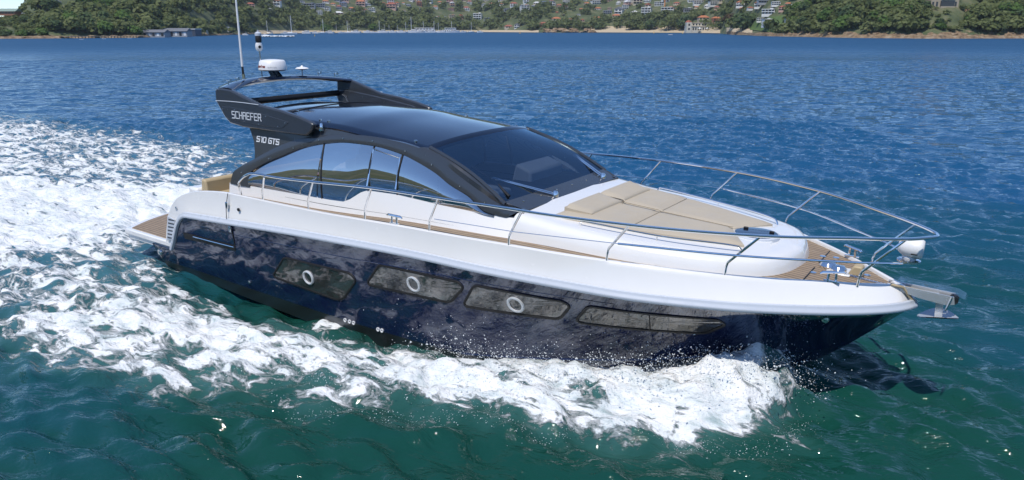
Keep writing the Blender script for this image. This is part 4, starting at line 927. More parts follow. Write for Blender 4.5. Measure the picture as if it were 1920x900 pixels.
for sg, lo, hi in ((-1, 9.6, 12.75), (1, 11.2, 12.75)):
    for lay in range(3):
        A, Bn = 90, 26; b0 = len(sv)
        for i in range(A):
            a = i/(A-1); x = lo + (hi-lo)*a; yb_ = np.interp(x, [9.6, 10.8, 12, 12.6, 12.9], [1.66, 1.28, .70, .30, .10])
            Hh = (.16 + .44*a**1.5)*(1 - .25*lay)*(.75 + .5*vnoise(np.array(a*9+lay*7), np.array(3.1*lay+sg))); Wd = (.75 + .30*math.sin(a*3))*(1 + .16*lay)*np.interp(a, [0, .85, 1], [1, 1, .35])
            for j in range(Bn):
                b = j/(Bn-1); jj = (vnoise(np.array(a*13+lay*5), np.array(b*4.0+lay))-.5)*.22*b
                q = boat_to_world((x - .30*b*Wd - .05*lay + jj, sg*(yb_ - .03 + Wd*b + jj), -.03 + Hh*math.sin(math.pi*min(1, b**.62)) - .04*b))
                sv.append(q); se.append(np.interp(b, [0, .12, .75, 1], [.55, .66, .48, .05])*np.interp(a, [0, .15, 1], [.15, 1, 1])*(1-.10*lay))
        for i in range(A-1):
            for j in range(Bn-1): k = b0 + i*Bn + j; sf.append((k, k+1, k+Bn+1, k+Bn))
sh = bpy.data.objects.new('bow_wave_sheet', raw_mesh('bow_wave_sheet', sv, sf, M['sheet'], True, {'edge': ('POINT', 'FLOAT', se)})); COL.objects.link(sh)
tag(sh, 'torn white sheets of water peeling away from the bow', kind='stuff')
# ------------------------------------------------------------------ the far shore
M['bark'] = mat('grey_bark', (.13, .10, .075), .9)
M['sand'] = mat('beach_sand', (.52, .42, .28), .95, var=.12, vscale=.2)
def ground_mat(name, c1, c2, c3, s):
    m, nt, p = nodes_of(name); v = coords(nt, 'Object'); n1 = noise(nt, v, s, 6, .6)
    nt.links.new(ramp(nt, n1, [(.3, c1), (.5, c2), (.68, c3)]), p.inputs['Base Color']); p.inputs['Roughness'].default_value = .95
    nt.links.new(bump(nt, noise(nt, v, s*3, 5), .8, 1.2), p.inputs['Normal']); return m
M['scrub'] = ground_mat('scrub_ground', (.045, .065, .024), (.085, .105, .042), (.16, .15, .08), .09)
M['rock'] = ground_mat('sandstone_rock', (.10, .07, .045), (.27, .18, .10), (.36, .29, .20), .45)
M['lawn'] = mat('lawn_grass', (.09, .15, .035), .95, var=.2, vscale=.3)
def leaf_mat(name, dark, mid, light):
    m, nt, p = nodes_of(name); at = N(nt, 'ShaderNodeAttribute', attribute_name='tone')
    oi = N(nt, 'ShaderNodeObjectInfo'); f = math_(nt, 'ADD', at.outputs['Fac'], math_(nt, 'MULTIPLY_ADD', oi.outputs['Random'], .3, -.15))
    c = ramp(nt, f, [(.1, dark), (.5, mid), (.95, light)]); nt.links.new(c, p.inputs['Base Color']); p.inputs['Roughness'].default_value = .8; p.inputs['Specular IOR Level'].default_value = .2
    tl = N(nt, 'ShaderNodeBsdfTranslucent'); nt.links.new(c, tl.inputs[0]); mx = N(nt, 'ShaderNodeMixShader'); mx.inputs[0].default_value = .46
    nt.links.new(p.outputs[0], mx.inputs[1]); nt.links.new(tl.outputs[0], mx.inputs[2]); nt.links.new(mx.outputs[0], nt.nodes['Material Output'].inputs[0])
    return m
M['leaf'] = leaf_mat('olive_green_foliage', (.060, .085, .030), (.160, .195, .070), (.225, .255, .105))
M['leafdark'] = leaf_mat('dark_green_foliage', (.036, .068, .029), (.095, .145, .060), (.145, .200, .085))
M['leafbright'] = leaf_mat('bright_green_foliage', (.065, .12, .028), (.125, .210, .050), (.18, .27, .085))
M['leafbrown'] = leaf_mat('rust_brown_foliage', (.08, .058, .030), (.15, .100, .050), (.21, .15, .08))

PX_ = [-900, -400, 0, 100, 200, 270, 400, 470, 560, 720, 900, 1010, 1130, 1300, 1356, 1372, 1440, 1600, 1750, 1920, 2300, 2900]
PY_ = [73, 73, 72.6, 72, 71, 70.5, 66.5, 64.3, 62.5, 61.3, 60.4, 61.2, 61.3, 62, 63, 65.2, 68, 71, 72.5, 72, 72, 72]
def shoreY(px): return on_water(0*px + 960, np.interp(px, PX_, PY_))[1] if np.isscalar(px) else np.array([on_water(960, np.interp(q, PX_, PY_))[1] for q in px])
RH = lambda px: np.interp(px, [-900, -60, 0, 40, 80, 150, 260, 400, 560, 900, 1370, 1440, 1600, 1920, 2900], [3, 4, 5, 10, 22, 34, 44, 70, 100, 125, 125, 70, 52, 52, 40])
RL = lambda px: np.interp(px, [-900, 0, 150, 260, 400, 560, 900, 1370, 1440, 1700, 2900], [90, 90, 130, 200, 320, 420, 520, 520, 260, 150, 150])
def gz(px, s):
    flat = np.interp(px, [0, 260, 440, 560, 900, 1360, 1400, 1440, 1500, 2000], [1, 6, 12, 14, 18, 30, 34, 22, 3, 2])
    t = np.clip((s-flat)/RL(px), 0, 1.6)
    n = (fbm(px*.012+5, s*.018, 3)-.5)*2
    return 1.6*sstep(0, 10, s) + np.interp(px, [420, 470, 900, 1300, 1400, 1450], [0, .8, 1.5, 2.6, 2.6, 0])*sstep(4, 30, s) + RH(px)*(1-(1-np.minimum(t, 1))**1.5) + n*np.interp(t, [0, .1], [0, 3.5])
def bearing_x(px, Y): return (px-960)/FOC*(Y*math.cos(PITCH) + CAM_H*math.sin(PITCH))
PXg = np.linspace(-900, 2900, 300); Sg = np.concatenate([[-6, -2, 0, 2, 5, 9, 14], np.geomspace(18, 700, 60)])
sY = shoreY(PXg); TV = []
for s in Sg:
    Yv = sY + s; z = gz(PXg, np.maximum(s, 0)) if s > 0 else np.full(len(PXg), s*.25)
    TV.append(np.stack([bearing_x(PXg, Yv), Yv, z], 1))
ti = np.arange(len(Sg)*300).reshape(len(Sg), 300); TQ = np.stack([ti[:-1, :-1], ti[:-1, 1:], ti[1:, 1:], ti[1:, :-1]], -1).reshape(-1, 4)
hill = bpy.data.objects.new('hillside', raw_mesh('hillside', np.concatenate(TV), TQ, M['scrub'])); COL.objects.link(hill); tag(hill, kind='structure')
def hit(px, py):                                            # where a sight line meets the hillside
    d = ray(px, py); y0 = float(shoreY(float(px))); s = np.concatenate([np.linspace(0, 60, 120), np.linspace(61, 600, 400)]); Yv = y0 + s
    k = Yv/d[1]; zr = CAM_H + d[2]*k; g = gz(np.full(len(s), float(px)), s); i = np.argmax(g >= zr) if (g >= zr).any() else len(s)-1
    return np.array([d[0]*k[i], Yv[i], g[i]])
def beach(name, p0, p1, w0, w1, m, z=.25, n=60, label=None):
    P = np.linspace(p0, p1, n); b = np.array([shoreY(float(q)) for q in P])
    rows_ = [np.stack([bearing_x(P, b+o), b+o, gz(P, np.full(n, max(o, .01))) + z], 1) for o in np.linspace(w0, w1, 8)]
    return tag(MB().grid(rows_).build(name, M[m]), kind='structure')
beach('beach', 455, 1010, -1.5, 15, 'sand'); beach('beach', 1105, 1410, -1.5, 32, 'sand', .3)
beach('lawn', 1405, 1475, 20, 42, 'lawn', .5, 20)
# rock shelves along the water
def dist_band(name, p0, p1, w, hgt, n=240, depth=14, m='rock'):
    P = np.linspace(p0, p1, n); b = np.array([shoreY(float(q)) for q in P]); rows_ = []
    for j, o in enumerate(np.linspace(-3, w, depth)):
        prof_ = hgt*sstep(-3, 1, o)*(1 if o < w*.7 else .8); nz = (fbm(P*.09+j*.3, np.full(n, o*.35), 4)-.4)*hgt*1.3
        oo = o + (fbm(P*.05, np.full(n, 3.0+j*.15), 3)-.5)*5
        rows_.append(np.stack([bearing_x(P, b+oo), b+oo, np.maximum(-.3 + prof_ + nz*sstep(-3, 2, o), -.4) + gz(P, np.full(n, max(o, 0.01)))*.5*sstep(0, 6, o)], 1))
    return tag(MB().grid(rows_).build(name, M[m], smooth=25), kind='structure')
dist_band('rock_shelf', 1362, 2300, 8, 1.5); dist_band('rocky_shore', -600, 470, 4, 1.1)

# foliage
def crown_geo(rng, n, w, h, lobes, leaf):
    """leaf clumps over several overlapping lobes; returns quads and a tone per leaf"""
    C_ = rng.normal(0, 1, (lobes, 3)); C_ /= np.linalg.norm(C_, axis=1)[:, None]; C_ *= np.array([w*.30, w*.30, h*.24])*(.5 + .6*rng.random((lobes, 1))); C_[:, 2] += h*.5
    Rr = (.26 + .16*rng.random(lobes))*w; k = rng.integers(0, lobes, n)
    D = rng.normal(0, 1, (n, 3)); D[:, 2] = np.abs(D[:, 2])*1.0 - .25; D /= np.linalg.norm(D, axis=1)[:, None]
    P = C_[k] + D*Rr[k][:, None]*np.array([1, 1, .8*h/w if h > w else .75])*(.78 + .3*rng.random((n, 1)))
    P[:, 2] = np.maximum(P[:, 2], h*.10)
    Nn = D + np.array([0, 0, .35]) + rng.normal(0, .30, (n, 3)); Nn /= np.linalg.norm(Nn, axis=1)[:, None]
    T = np.cross(Nn, rng.normal(0, 1, (n, 3))); T /= np.linalg.norm(T, axis=1)[:, None]; Bv = np.cross(Nn, T)
    s = leaf*(.6 + .8*rng.random((n, 1)))
    Q_ = np.stack([P - T*s - Bv*s*.7, P + T*s*.8 - Bv*s, P + T*s + Bv*s*.7, P - T*s*.8 + Bv*s], 1)
    tone = np.clip(.5 + .16*rng.normal(0, 1, lobes)[k] + .13*rng.normal(0, 1, n), 0, 1)
    return Q_, tone
def crown_mesh(name, rng, n, w, h, lobes, leaf, m):
    q, t = crown_geo(rng, n, w, h, lobes, leaf)
    return raw_mesh(name, q.reshape(-1, 3), np.arange(n*4).reshape(-1, 4), m, False, {'tone': ('POINT', 'FLOAT', np.repeat(t, 4))})
trg = np.random.default_rng(21)
CR = {}
for key, mm in (('olive', 'leaf'), ('dark', 'leafdark'), ('bright', 'leafbright'), ('rust', 'leafbrown')):
    CR[key] = [crown_mesh('crown', trg, 420, 9, 6.5 + 1.5*v, 9, .55, M[mm]) for v in range(3)]
def trunk_mesh(seed):
    r_ = np.random.default_rng(seed); mb = MB(); mb.tube([(0,0,-1), (.1,0,1.5), (.2*r_.normal(),.1,3.6)], [.34,.26,.16], 6)
    for k in range(4):
        a = r_.random()*6.28; mb.tube([(.1, .05, 1.6+.4*k), (1.3*math.cos(a), 1.3*math.sin(a), 3.3+.4*k), (2.2*math.cos(a), 2.2*math.sin(a), 4.8+.3*k)], [.15, .10, .04], 5)
    return mb.mesh('trunk', M['bark'])
TRK = [trunk_mesh(s) for s in (1, 2, 3)]
def tree(p, kind, w, label, group=None, v=0):
    p = p - np.array([0, 0, .09*w]); o = empty('tree', p); s = w/9.0; o.scale = (s, s, s); o.rotation_euler = (0, 0, random.random()*6.28)
    for nm, me in (('trunk', TRK[v % 3]), ('crown', CR[kind][v % 3])):
        c = bpy.data.objects.new(nm, me); COL.objects.link(c); c.parent = o
        if nm == 'crown': c.location = (0, 0, .6)
    return tag(o, label, 'tree', group)
def tr_at(px, base_py, top_py, kind, label, group=None, v=0, back=0):
    q = hit(px, base_py); d_ = q[1]*math.cos(PITCH); hgt = (base_py-top_py)*d_/FOC; return tree(q - (0, 0, .4), kind, hgt/1.02, label, group, v)
low_w = lambda px: float(np.interp(px, [0, 60, 105, 1715, 1738, 1802, 1825], [.42, .5, 1, 1, .42, .42, 1]))     # low scrub at the left point and below the tower
# named trees standing apart around the pavilion and along the beach
SINGLE = [(1393,57,15,'dark','big dark green fig tree beside the cream beach pavilion'),(1371,46,14,'rust','rust brown tree behind the right end of the beach pavilion'),
 (1283,57,26,'dark','broad dark green tree left of the cream beach pavilion'),(1253,57,27,'olive','broad olive tree behind the beach, second from the pavilion'),(1218,56,30,'dark','dark tree behind the beach, third from the pavilion'),
 (1185,56,29,'olive','olive tree behind the beach in the middle of the row left of the pavilion'),(1122,56,40,'dark','dark rounded tree on top of the rocky outcrop'),(1060,53,41,'dark','dark tree on the left part of the rocky outcrop'),
 (1000,57,38,'olive','olive tree at the end of the left beach beside the rocky outcrop'),(700,58,40,'bright','bright green tree behind the moored boats on the left beach'),(612,59,38,'bright','bright green tree behind the left beach, left of the clubhouse'),
 (778,57,42,'olive','olive tree right behind the white clubhouse'),(475,62,50,'dark','low dark tree at the left end of the sandy beach'),(1440,52,30,'olive','feathery olive tree in front of the white apartment block')]
for a in SINGLE: tr_at(a[0], a[1], a[2], a[3], a[4], v=a[0] % 3)
for (p0, p1, n, kinds, nm) in ((1462, 1925, 120, ('dark','olive','bright','olive','olive','bright'), 'right headland'), (-5, 262, 46, ('dark','olive','dark','bright'), 'left headland'), (265, 470, 18, ('olive','dark'), 'shore beside the sheds')):
    for i in range(n):
        px = p0 + (p1-p0)*random.random(); k = random.choice(kinds); y0 = float(shoreY(px)); s_ = (6 if nm[0] == 'r' else 4) + 46*random.random()**1.3
        Yq = y0 + s_; q = np.array([float(bearing_x(px, Yq)), Yq, float(gz(np.array([px]), np.array([s_]))[0])])
        if nm == 'right headland' and 1740 < px < 1800 and s_ > 12: continue
        tree(q - (0, 0, .5), k, random.uniform(5.5, 10)*low_w(px), {'dark':'dark green','olive':'olive green','bright':'bright green','rust':'brownish'}[k] + ' bushy tree among the wood on the ' + nm, 'trees of the ' + nm, i)
# the wood that reads as one mass
HOUSES = []
def wood(name, zones, label, m):
    Qs, Ts = [], []
    for (p0, p1, s0, s1, n, w0, w1, leaves) in zones:
        px = trg.uniform(p0, p1, n); s_ = s0 + (s1-s0)*trg.random(n)**1.15; Yq = np.array([shoreY(float(q)) for q in px]) + s_
        X_ = bearing_x(px, Yq); Zq = gz(px, s_)
        for i in range(n):
            if any(abs(X_[i]-h_[0]) < h_[2]*.62 + 2 and -h_[3] < h_[1]-Yq[i] < h_[4] for h_ in HOUSES): continue
            w = trg.uniform(w0, w1)*low_w(px[i]); hh = w*trg.uniform(.6, .95); q, t = crown_geo(trg, leaves, w, hh, 6, w*.085); q = q + np.array([X_[i], Yq[i], Zq[i] - .12*w]); Qs.append(q.reshape(-1, 3)); Ts.append(np.repeat(np.clip(t + trg.normal(0, .17), 0, 1), 4))
    Vq = np.concatenate(Qs); o = bpy.data.objects.new(name, raw_mesh(name, Vq, np.arange(len(Vq)).reshape(-1, 4), m, False, {'tone': ('POINT', 'FLOAT', np.concatenate(Ts))})); COL.objects.link(o); return tag(o, label, kind='stuff')

# houses: five builds, each with wall, roof, windows; recoloured copies share the shapes
WALL = {'white': (.72,.71,.68), 'cream': (.58,.50,.38), 'grey': (.34,.35,.37), 'brick': (.30,.14,.09), 'pink': (.55,.36,.29)}
ROOF = {'orange tiled': (.46,.17,.075), 'red tiled': (.34,.11,.065), 'grey': (.17,.18,.20), 'flat white': (.66,.66,.64), 'blue grey': (.12,.15,.22)}
WM = {k: mat(k + '_house_wall', c, .8, var=.05, vscale=.4) for k, c in WALL.items()}; RM = {k: mat(k.replace(' ', '_') + '_roof', c, .75, var=.12, vscale=.8) for k, c in ROOF.items()}
M['pane'] = mat('dark_window_pane', (.03, .035, .045), .1)
def house_kit(w, d, st, roof):
    H_ = 2.9*st; wl = MB().box((-w/2, 0, -3), (w/2, d, H_))
    for s in range(1, st + 1):
        if roof == 'flat' or s < st: wl.box((-w*.52, -1.2, 2.9*s-.25), (w*.40, .05, 2.9*s+.02)).box((-w*.52, -1.2, 2.9*s+.02), (w*.40, -1.12, 2.9*s+.5))
    e = .5
    rf_ = MB()
    if roof == 'hip': rf_.add([(-w/2-e,-e,H_-.01),(w/2+e,-e,H_-.01),(w/2+e,d+e,H_-.01),(-w/2-e,d+e,H_-.01),(-w*.22,d/2,H_+d*.26),(w*.22,d/2,H_+d*.26)], [(0,1,5,4),(1,2,5),(2,3,4,5),(3,0,4),(3,2,1,0)])
    elif roof == 'gable': rf_.prism([(-w/2-e, H_-.01), (w/2+e, H_-.01), (0, H_+w*.30)], -e, d+e, 1)
    else: rf_.box((-w/2-.6, -.7, H_+.02), (w/2+.4, d+.3, H_+.38)).box((w*.1, d*.4, H_+.36), (w*.35, d*.8, H_+1.5))
    wins = []
    nw = max(2, int(w/3.6))
    for s in range(st):
        for k in range(nw):
            x = -w/2 + (k+.5)*w/nw; ww = w/nw*.32; wins.append(MB().box((x-ww, -.06, 2.9*s+.75), (x+ww, .02, 2.9*s+2.35)))
    return [('wall', wl.mesh('wall', None, 0)), ('roof', rf_.mesh('roof', None, 0))] + [('window', q.mesh('window', M['pane'], 0)) for q in wins], w, d, H_
KIT = {'cottage': house_kit(12, 9, 1, 'hip'), 'gabled': house_kit(9, 10, 2, 'gable'), 'modern': house_kit(15, 10, 2, 'flat'), 'villa': house_kit(13, 10, 2, 'hip'), 'tall': house_kit(12, 10, 3, 'flat')}
def recolour(me, m, key, cache={}):
    k = (me.name, key)
    if k not in cache: c = me.copy(); c.materials.clear(); c.materials.append(m); cache[k] = c
    return cache[k]
def house(kind, p, wc, rc, width, label, group=None, yaw=0):
    kit, w, d, hh = KIT[kind]; s = width/w; o = empty('house', p, (0, 0, yaw)); o.scale = (s, s, s)
    for nm, me in kit:
        me2 = recolour(me, WM[wc], wc) if nm == 'wall' else recolour(me, RM[rc], rc) if nm == 'roof' else me
        c = bpy.data.objects.new(nm, me2); COL.objects.link(c); c.parent = o
    HOUSES.append((p[0], p[1], width, 26.0, d*s)); return tag(o, label, 'house', group)
# base centre in the photo, width in photo pixels, build, walls, roof
HL = [(470,14,16,'villa','pink','red tiled'),(503,14,12,'cottage','white','grey'),(519,10,14,'gabled','white','orange tiled'),(566,8,12,'villa','white','grey'),(580,15,22,'modern','grey','blue grey'),(601,14,18,'modern','grey','blue grey'),(599,27,11,'tall','white','flat white'),(613,20,10,'gabled','white','grey'),(611,6,14,'cottage','white','orange tiled'),(636,31,17,'villa','pink','flat white'),(624,10,11,'cottage','cream','orange tiled'),(643,11,14,'villa','grey','blue grey'),
 (676,11,19,'villa','pink','orange tiled'),(690,11,12,'cottage','white','grey'),(697,21,15,'modern','white','flat white'),(681,21,12,'cottage','cream','red tiled'),(718,9,12,'cottage','pink','red tiled'),(732,9,13,'tall','white','grey'),(744,11,9,'gabled','cream','orange tiled'),(733,17,20,'villa','pink','red tiled'),(756,7,7,'cottage','white','orange tiled'),(766,12,11,'cottage','grey','grey'),(786,11,11,'gabled','brick','orange tiled'),(783,21,13,'modern','white','grey'),(803,5,13,'villa','white','orange tiled'),(824,6,10,'cottage','cream','orange tiled'),
 (818,36,13,'modern','white','red tiled'),(833,34,10,'cottage','cream','grey'),(848,36,12,'tall','cream','orange tiled'),(864,35,10,'gabled','pink','orange tiled'),(879,33,12,'cottage','grey','blue grey'),(895,37,17,'tall','white','flat white'),(915,39,14,'modern','grey','grey'),(922,10,12,'cottage','cream','orange tiled'),(942,10,12,'cottage','white','orange tiled'),(868,3,13,'cottage','cream','orange tiled'),(893,4,11,'villa','white','orange tiled'),
 (985,22,18,'tall','white','orange tiled'),(1001,14,12,'cottage','white','grey'),(987,6,11,'gabled','white','grey'),(1020,9,11,'villa','grey','blue grey'),(1045,25,7,'cottage','brick','orange tiled'),(955,53,16,'cottage','cream','red tiled'),(969,53,11,'gabled','white','grey'),(1018,50,15,'villa','brick','red tiled'),(1045,39,18,'cottage','cream','orange tiled'),(1068,38,9,'cottage','white','orange tiled'),(1092,43,9,'gabled','pink','orange tiled'),(1103,45,8,'cottage','white','orange tiled'),(1120,36,14,'cottage','cream','orange tiled'),(1155,36,17,'villa','cream','orange tiled'),(1085,30,9,'cottage','white','grey'),
 (1091,19,9,'cottage','brick','orange tiled'),(1100,11,12,'villa','white','orange tiled'),(1119,8,20,'modern','white','orange tiled'),(1121,19,14,'cottage','white','orange tiled'),(1139,27,18,'modern','grey','grey'),(1159,27,16,'gabled','white','grey'),(1173,18,12,'tall','white','orange tiled'),(1196,8,20,'villa','cream','orange tiled'),(1213,5,14,'villa','white','orange tiled'),(1211,28,20,'tall','white','flat white'),(1188,26,14,'cottage','white','flat white'),(1236,11,20,'modern','white','flat white'),(1251,23,26,'modern','white','orange tiled'),(1291,22,18,'modern','grey','flat white'),(1268,9,13,'cottage','cream','red tiled'),(1310,8,20,'modern','white','orange tiled'),(1297,4,14,'villa','white','orange tiled'),(1340,10,20,'modern','white','grey'),(1327,14,14,'cottage','white','flat white'),
 (1388,12,18,'villa','white','orange tiled'),(1408,18,12,'cottage','white','red tiled'),(1355,4,16,'cottage','cream','grey'),(1320,42,22,'villa','cream','orange tiled'),(1345,42,18,'villa','brick','orange tiled'),(1440,27,26,'modern','white','flat white'),(1467,20,16,'villa','pink','red tiled'),(1455,10,18,'modern','white','grey'),(1432,6,22,'modern','grey','blue grey'),(1440,48,18,'tall','white','flat white'),(1426,40,16,'modern','white','grey'),(1480,40,16,'modern','white','flat white'),(1478,10,14,'cottage','white','orange tiled'),(1510,10,12,'cottage','brick','orange tiled'),(1420,14,13,'gabled','white','orange tiled')]
for k in range(170):
    px = random.uniform(630, 1480); py = random.uniform(2, 26)*random.uniform(.6, 1)
    if any(abs(px-a[0]) < (a[2]+11)*.5 and abs(py-a[1]) < 5 for a in HL): continue
    HL.append((px, py, random.uniform(8, 15), random.choice(['cottage','villa','villa','gabled','modern']), random.choice(['white','white','cream','grey','pink']), random.choice(['orange tiled','orange tiled','red tiled','grey','flat white'])))
seen = {}; order = sorted(HL, key=lambda a: a[0])
ST = {'cottage': 'low', 'gabled': 'gabled two-storey', 'modern': 'flat two-storey', 'villa': 'hipped two-storey', 'tall': 'three-storey'}
def region(px, py):
    v = 'top row' if py < 9 else 'upper row' if py < 16 else 'mid slope' if py < 30 else 'lower slope'
    h_ = 'above the sailing boats' if px < 660 else 'left of the clubhouse' if px < 790 else 'behind the clubhouse' if px < 930 else 'above the left beach' if px < 1030 else 'above the rocky outcrop' if px < 1130 else 'left of the pavilion' if px < 1260 else 'above the pavilion' if px < 1400 else 'beside right headland'
    return v + ' ' + h_
for a in order:
    px, py, wpx, kd, wc, rc = a; q = hit(px, py); width = wpx*q[1]*.96/FOC*.88
    rn = rc + ' roof'; lab = f'{wc} {ST[kd]} house, {rn}, {region(px, py)}'
    seen[lab] = seen.get(lab, 0) + 1
    o = house(kd, q, wc, rc, width, lab, 'houses on the far hillside', random.uniform(-.35, .35) + math.atan2(-q[0], q[1])*.6)
    o['rank_key'] = lab
dup = {k for k, v in seen.items() if v > 1}; cnt = {}
words_n = ['leftmost', 'second from left', 'third from left', 'fourth from left', 'fifth from left']
for o in [x for x in COL.objects if x.get('rank_key')]:
    lab = o['rank_key']
    if lab in dup: cnt[lab] = cnt.get(lab, 0) + 1; o['label'] = words_n[min(cnt[lab]-1, 4)] + ' ' + lab
    del o['rank_key']

# the cream pavilion on the beach
q = hit(1323, 56.5); Wd = 72*q[1]*.96/FOC; pv = empty('beach_pavilion', q - (0, 0, .8)); pv.scale = (Wd/40,)*3; tag(pv, 'long cream beach pavilion with end towers and arched windows behind the sand', 'pavilion')
M['cream'] = WM['cream']; M['creamlight'] = mat('pale_cream_render', (.62, .58, .48), .8)
b = lambda lo, hi: MB().box(lo, hi)
b((-20, 0, -2), (20, 10, 4.6)).build('wall', M['creamlight'], pv); b((-20.4, -.6, 4.6), (20.4, 10.4, 5.0)).build('cornice', M['cream'], pv)
up = b((-15, 2, 5.0), (15, 9, 8.0)).build('upper_storey', M['creamlight'], pv); b((-15.4, 1.6, 8.0), (15.4, 9.4, 8.4)).build('parapet', M['cream'], up)
for x in (-17.6, 17.6):
    tw = b((x-2.6, -.8, -2), (x+2.6, 6, 8.6)).build('tower', M['creamlight'], pv); MB().lathe([(3.6, 8.6), (2.6, 9.8), (1.2, 10.6), (.01, 10.9)], (x, 2.6, 0), 4).build('tower_cap', RM['red tiled'], tw)
    for z in (1, 5.2): b((x-.9, -.88, z), (x+.9, -.78, z+2)).build('window', M['pane'], tw)
for k in range(11): b((-13.6+2.6*k, -.08, .9), (-12.2+2.6*k, .02, 3.4)).build('window', M['pane'], pv)
for k in range(9): b((-13.2+3.1*k, 1.92, 5.6), (-11.6+3.1*k, 2.02, 7.3)).build('window', M['pane'], up)
for x in (-7, 1, 9): MB().lathe([(2.1, 0), (.05, 1.2)], (x, -3, 2.4), 8).build('umbrella', M['plastic'], pv)
# stone apartment tower at the top right, its ledge and the sandstone cut
q = at_depth(1770, 17, shoreY(1770.) + 26); at_ = empty('apartment_tower', q); tag(at_, 'sandstone coloured apartment tower rising above the right headland', 'tower'); s_ = 52*q[1]*.96/FOC/10; at_.scale = (s_,)*3
M['stone'] = mat('pale_sandstone_render', (.42, .35, .25), .8); b((-5, 0, -1.5), (5, 8, 22)).build('wall', M['stone'], at_); b((-5.3, -.5, -.6), (5.3, 0, -.1)).build('ledge', M['creamlight'], at_)
for r_ in range(4):
    z = .6 + 3.2*r_
    bal = b((-1.6, -.5, z), (3.2, .02, z+2.2)).build('balcony', M['pane'], at_); b((-1.7, -.7, z-.3), (3.3, -.5, z+.35)).build('railing', M['stone'], bal)
    for x in (-4.2, -2.8, 3.9): b((x-.35, -.06, z+.4), (x+.35, .02, z+1.9)).build('window', M['pane'], at_)
# green roofed building on the left point
q = at_depth(12, 26, shoreY(12.) + 48); gb = empty('lookout_building', q); s_ = 34*q[1]*.96/FOC/12; gb.scale = (s_,)*3; tag(gb, 'low brown building with pale green roof on the left point', 'building')
b((-6, 0, -1), (6, 6, 1.6)).build('wall', WM['brick'], gb); MB().prism([(-.8, 1.6), (6.8, 1.6), (3, 3.4)], -6.6, 6.6, 0).build('roof', mat('pale_green_roof', (.25, .33, .27), .6), gb)
for k in range(5): b((-5.2+2.2*k, -.06, .3), (-3.8+2.2*k, .02, 1.2)).build('window', M['pane'], gb)
for px, py, w_, lab in ((42, 33, 20, 'small white house among the trees on the left point'), (142, 14, 20, 'small white house half hidden in the trees of the left hill'), (93, 9, 24, 'long grey roofed house near the top of the left hill')):
    q = hit(px, py); house('cottage', q, 'white' if px != 93 else 'grey', 'grey', w_*q[1]*.96/FOC, lab)
wood('distant_wood', [(455, 1460, 18, 230, 2300, 7, 13, 46), (640, 1400, 50, 260, 1300, 6, 10, 40)], 'wooded hillside of grey green trees behind the bay', M['leaf'])
wood('wooded_point', [(-30, 470, 6, 170, 620, 6, 11, 90), (-900, -30, 5, 90, 260, 8, 14, 60)], 'dense green wood covering the left hill', M['leaf'])
wood('headland_wood', [(1450, 1960, 5, 110, 700, 5, 9, 100), (1960, 2800, 5, 110, 300, 6, 10, 60)], 'dense green wood covering the right headland', M['leaf'])

# jetty, boat sheds
def jet_pt(px, off): Yq = float(shoreY(px)) - off; return np.array([float(bearing_x(px, Yq)), Yq, 0])
jt = empty('jetty', jet_pt(195, 3)); tag(jt, 'long low timber jetty on dark piles along the left shore', 'jetty'); a0, a1 = jet_pt(124, 3) - jet_pt(195, 3), jet_pt(268, 3) - jet_pt(195, 3)
dv = a1 - a0; nv = np.array([-dv[1], dv[0], 0])/np.linalg.norm(dv)*1.2
M['timber'] = mat('weathered_timber', (.26, .22, .17), .9); M['pile'] = mat('wet_pile', (.035, .03, .027), .8)
MB().add([a0-nv+(0,0,.75), a1-nv+(0,0,.75), a1+nv+(0,0,.75), a0+nv+(0,0,.75), a0-nv+(0,0,1.0), a1-nv+(0,0,1.0), a1+nv+(0,0,1.0), a0+nv+(0,0,1.0)], [(3,2,1,0),(4,5,6,7),(0,1,5,4),(1,2,6,5),(2,3,7,6),(3,0,4,7)]).build('deck', M['timber'], jt)
for k in range(24): p_ = a0 + dv*(k+.5)/24; MB().tube([p_-nv*.9-(0,0,.5), p_-nv*.9+(0,0,.8)], .16, 6).build('pile', M['pile'], jt)
def shed(px0, px1, base, top, wc, rc, lab, front):
    c0, c1 = jet_pt(px0, front), jet_pt(px1, front); w_ = np.linalg.norm(c1-c0); o = empty('boat_shed', (c0+c1)/2 + (0, 0, .4)); hgt = (base-top)*c0[1]*.96/FOC; tag(o, lab, 'shed')
    b((-w_/2, 0, -.6), (w_/2, 7, hgt*.62)).build('wall', wc, o); MB().prism([(-.6, hgt*.62), (7.4, hgt*.62), (3.4, hgt)], -w_/2-.3, w_/2+.3, 0).build('roof', rc, o)
    n_ = max(2, int(w_/2.2))
    for k in range(n_): x = -w_/2 + (k+.5)*w_/n_; b((x-.6, -.08, .2), (x+.6, .02, hgt*.5)).build('door', M['plastic'] if k % 2 else M['pane'], o)
shed(268, 292, 70, 57, WM['grey'], RM['grey'], 'grey roofed boat shed with white doors, leftmost on the jetty', 0); shed(295, 325, 70, 55, WM['grey'], RM['grey'], 'middle boat shed with grey roof and white doors beside the jetty', 0)
q = jet_pt(347, -4); o = empty('boat_shed', q + (0, 0, .8)); w_ = 40*q[1]*.96/FOC; tag(o, 'large dark blue shed with pale flat roof beside the boat sheds', 'shed'); b((-w_/2, 0, -1), (w_/2, 9, 2.9)).build('wall', mat('blue_grey_sheet', (.07, .09, .13), .5), o); b((-w_/2-.2, -.3, 2.9), (w_/2+.2, 9.3, 3.6)).build('roof', mat('pale_sheet_roof', (.50, .52, .53), .5), o); b((-w_*.2, -.9, -.9), (w_*.2, -.2, .5)).build('door', WM['cream'], o)
